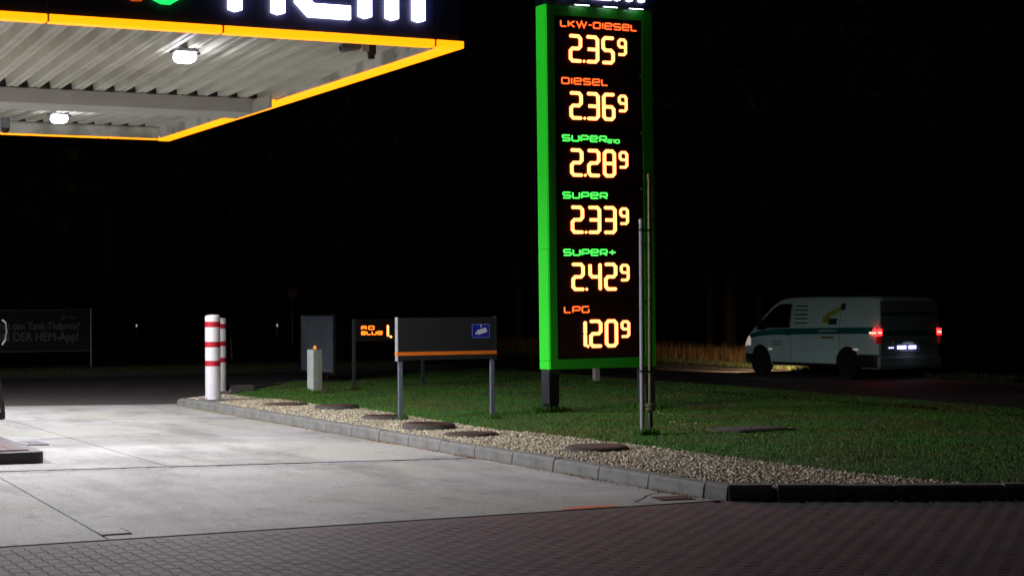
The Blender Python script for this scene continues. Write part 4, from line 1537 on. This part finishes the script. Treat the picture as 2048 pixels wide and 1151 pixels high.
# windscreen
V = []
for y, zoff in ((3.56, 0), (4.24, 0)):
    z = vtop(y)
    hw = vhw(y, z) - .16
    V += [(VW - hw, y, z + .010), (VW + hw, y, z + .010)]
MB().add(V, [(0, 1, 3, 2)]).build('windscreen', van_glass, van)
# text lines and picture printed on the side
for k in range(5):
    z = 1.63 - k * .098
    a, b = (2.45, 2.86) if k == 0 else (2.40, 2.95 - .02 * k)
    side_patch('print_line', ink, a, b, lambda y, z=z: z, lambda y, z=z: z + .030, off=.003, n=4, nz=1)
side_patch('print_picture', lime, 1.28, 1.78, lambda y: 1.36 + (1.78 - y) * .36 - .02, lambda y: 1.46 + (1.78 - y) * .36, off=.003, n=6, nz=1)
side_patch('print_picture', lime, 1.62, 1.86, lambda y: 1.26, lambda y: 1.42, off=.003, n=4, nz=1)
side_patch('print_picture', ink, 1.36, 1.66, lambda y: 1.22, lambda y: 1.36, off=.0032, n=4, nz=1)
side_patch('print_picture', ink, 1.12, 1.28, lambda y: 1.55, lambda y: 1.70, off=.0032, n=3, nz=1)
side_patch('print_line', mat('pale_print', (.35, .45, .42), .5), 1.35, 2.0, lambda y: belt(y) - .045, lambda y: belt(y) - .0, off=.0055, n=4, nz=1)
side_patch('print_line', mat('olive_print', (.22, .22, .08), .5), 1.45, 1.9, lambda y: .90, lambda y: .95, off=.003, n=4, nz=1)
for z in (.80, .73):
    side_patch('print_line', ink, 3.28, 3.68, lambda y, z=z: z, lambda y, z=z: z + .022, off=.003, n=3, nz=1)
side_patch('door_handle', blackp, 3.02, 3.16, lambda y: .965, lambda y: 1.0, off=.02, n=2, nz=1)
for yy in (2.98, 1.25):
    side_patch('door_gap', joint, yy, yy + .012, lambda y: .36, lambda y: 1.76, off=.0035, n=1, nz=8)
# mirrors
for sgn, x in ((-1, -.02), (1, 2 * VW + .02)):
    MB().box(min(x, x + sgn * .2), max(x, x + sgn * .2), 3.92, 4.0, 1.08, 1.32).build('mirror', blackp, van, bevel=.03)
# rear: tailgate, strips, lamps, plate, bumper
MB().box(.09, 1.80, -.012, .02, .52, 1.76).build('tailgate', van_rear, van, bevel=.02)
MB().box(.10, 1.79, -.016, -.0125, 1.42, 1.50).build('tailgate_stripe', teal, van)
MB().box(.10, 1.79, -.016, -.0125, .98, 1.09).build('tailgate_stripe', teal, van)
MB().box(.02, 1.87, -.06, .04, .28, .515).build('rear_bumper', van_rear, van, bevel=.03)
for x0, x1 in ((-.012, .125), (1.765, 1.905)):
    MB().box(x0, x1, -.024, .13, .985, 1.13).build('tail_lamp', tail_on, van, bevel=.01)
    MB().box(x0 + .015, x1 - .015, -.03, -.0245, 1.035, 1.065).build('lamp_bar', tail_core, van)
    MB().box(x0 + .02, x1 - .03, -.016, .05, .80, .97).build('tail_reflector', red_refl, van, bevel=.01)
for x0, x1 in ((-.004, .004),):
    MB().box(-.0185, -.0145, .02, .24, 1.03, 1.06).build('lamp_bar', tail_core, van)
pt = MB().box(.50, 1.24, -.030, -.018, .62, .76).build('number_plate', plate_m, van)
MB().box(.56, .82, -.034, -.0305, .68, .755).build('plate_glow', plate_lamp, pt)
MB().box(.90, 1.12, -.034, -.0305, .68, .755).build('plate_glow', plate_lamp, pt)
for k in range(3):
    MB().box(.32 + k * .055, .355 + k * .055, -.020, -.016, .70, .725).build('badge', plate_lamp, van)
MB().box(.42, 1.36, -.05, -.013, .79, .84).build('plate_lamp_bar', van_rear, van, bevel=.01)
# side markers and headlamps
side_patch('side_marker', head_m, 3.66, 3.80, lambda y: .615, lambda y: .64, off=.01, n=2, nz=1)
side_patch('side_marker', head_m, .62, .80, lambda y: .655, lambda y: .68, off=.01, n=2, nz=1)
for lf in (True, False):
    side_patch('headlamp', head_m, 4.60, 4.93, lambda y: .70, lambda y: min(.92, vtop(y) - .08), off=.012, n=6, nz=2, left=lf)
for x in (.22, 1.67):
    ld = bpy.data.lights.new('headlamp_beam', 'SPOT')
    ld.energy = 430
    ld.color = (1, .66, .40)
    ld.spot_size = R(66)
    ld.spot_blend = .5
    ld.shadow_soft_size = .05
    lo = bpy.data.objects.new('headlamp_beam', ld)
    lo.location = (x, 5.03, .72)
    lo.rotation_euler = (R(67), 0, R(-24))
    lo.parent = van
    col.objects.link(lo)
ld = bpy.data.lights.new('plate_light', 'AREA')
ld.energy = .25
ld.size = .3
ld.color = (.75, .75, 1)
lo = bpy.data.objects.new('plate_light', ld)
lo.location = (.87, -.10, .80)
lo.rotation_euler = (R(25), 0, 0)
lo.parent = van
col.objects.link(lo)


# ------------------------------------------------------------------ the wood behind the road
def tree_mesh(kind, seed):
    rs = random.Random(seed)
    H_ = rs.uniform(14, 19)
    tr = MB()
    p = [(0, 0, -.3)]
    for k in range(1, 7):
        p.append((rs.gauss(0, .10) * k * .4, rs.gauss(0, .10) * k * .4, H_ * k / 6.3))
    tr.tube(p, [.22, .19, .165, .14, .11, .07, .03], 8)
    lb = MB()
    for k in range(34):
        f = rs.uniform(.30 if kind else .42, .99)
        z = H_ * f * .95
        a = rs.uniform(0, 6.28)
        L_ = (1.15 - f) * (4.2 if kind else 3.4) * rs.uniform(.6, 1.1) + .4
        bx, by = p[min(6, int(f * 6))][0], p[min(6, int(f * 6))][1]
        e_ = (bx + math.cos(a) * L_, by + math.sin(a) * L_, z + L_ * rs.uniform(-.05, .35))
        tr.tube([(bx, by, z), e_], [.045, .012], 5)
        for q in range(26):
            t_ = rs.uniform(.25, 1.08)
            c = Vector((bx + (e_[0] - bx) * t_, by + (e_[1] - by) * t_, z + (e_[2] - z) * t_)) + Vector((rs.gauss(0, .3), rs.gauss(0, .3), rs.gauss(0, .22)))
            s = rs.uniform(.14, .34)
            u_, w_ = Vector((rs.gauss(0, 1), rs.gauss(0, 1), rs.gauss(0, .5))).normalized() * s, Vector((rs.gauss(0, 1), rs.gauss(0, 1), rs.gauss(0, .5))).normalized() * s * .6
            lb.add([c - u_, c + w_, c + u_, c - w_], [(0, 1, 2, 3)])
    return tr, lb


protos = []
for k in range(4):
    tr, lb = tree_mesh(k % 2, 40 + k)
    t = thing('pine_tree' if k % 2 == 0 else 'broadleaf_tree', 'x', 'tree', (0, 0, 0))
    tr.build('trunk', bark, t)
    lb.build('crown', needles if k % 2 == 0 else leafm, t, fix=False)
    protos.append(t)
rs = random.Random(5)
spots = []
for k in range(30):
    spots.append((rs.uniform(35.5, 41) + k * .12, 20 + k * 4.1 + rs.uniform(-1.3, 1.3)))
for k in range(16):
    spots.append((-16 + k * 2.6 + rs.uniform(-.8, .8), 60 + rs.uniform(-2, 7)))
for i, (x, y) in enumerate(spots):
    o = protos[i] if i < 4 else copy_tree(protos[rs.randrange(4)])
    o.location = (x, y, 0)
    o.rotation_euler = (0, 0, rs.uniform(0, 6.28))
    s = rs.uniform(.85, 1.15)
    o.scale = (s, s, s * rs.uniform(.9, 1.1))
    if i < 30:
        o['label'] = 'tall unlit tree in the black wood on the far side of the road'
        o['group'] = 'trees of the wood beyond the road'
    else:
        o['label'] = 'tall unlit tree standing behind the drive at the dark left'
        o['group'] = 'trees behind the drive on the left'
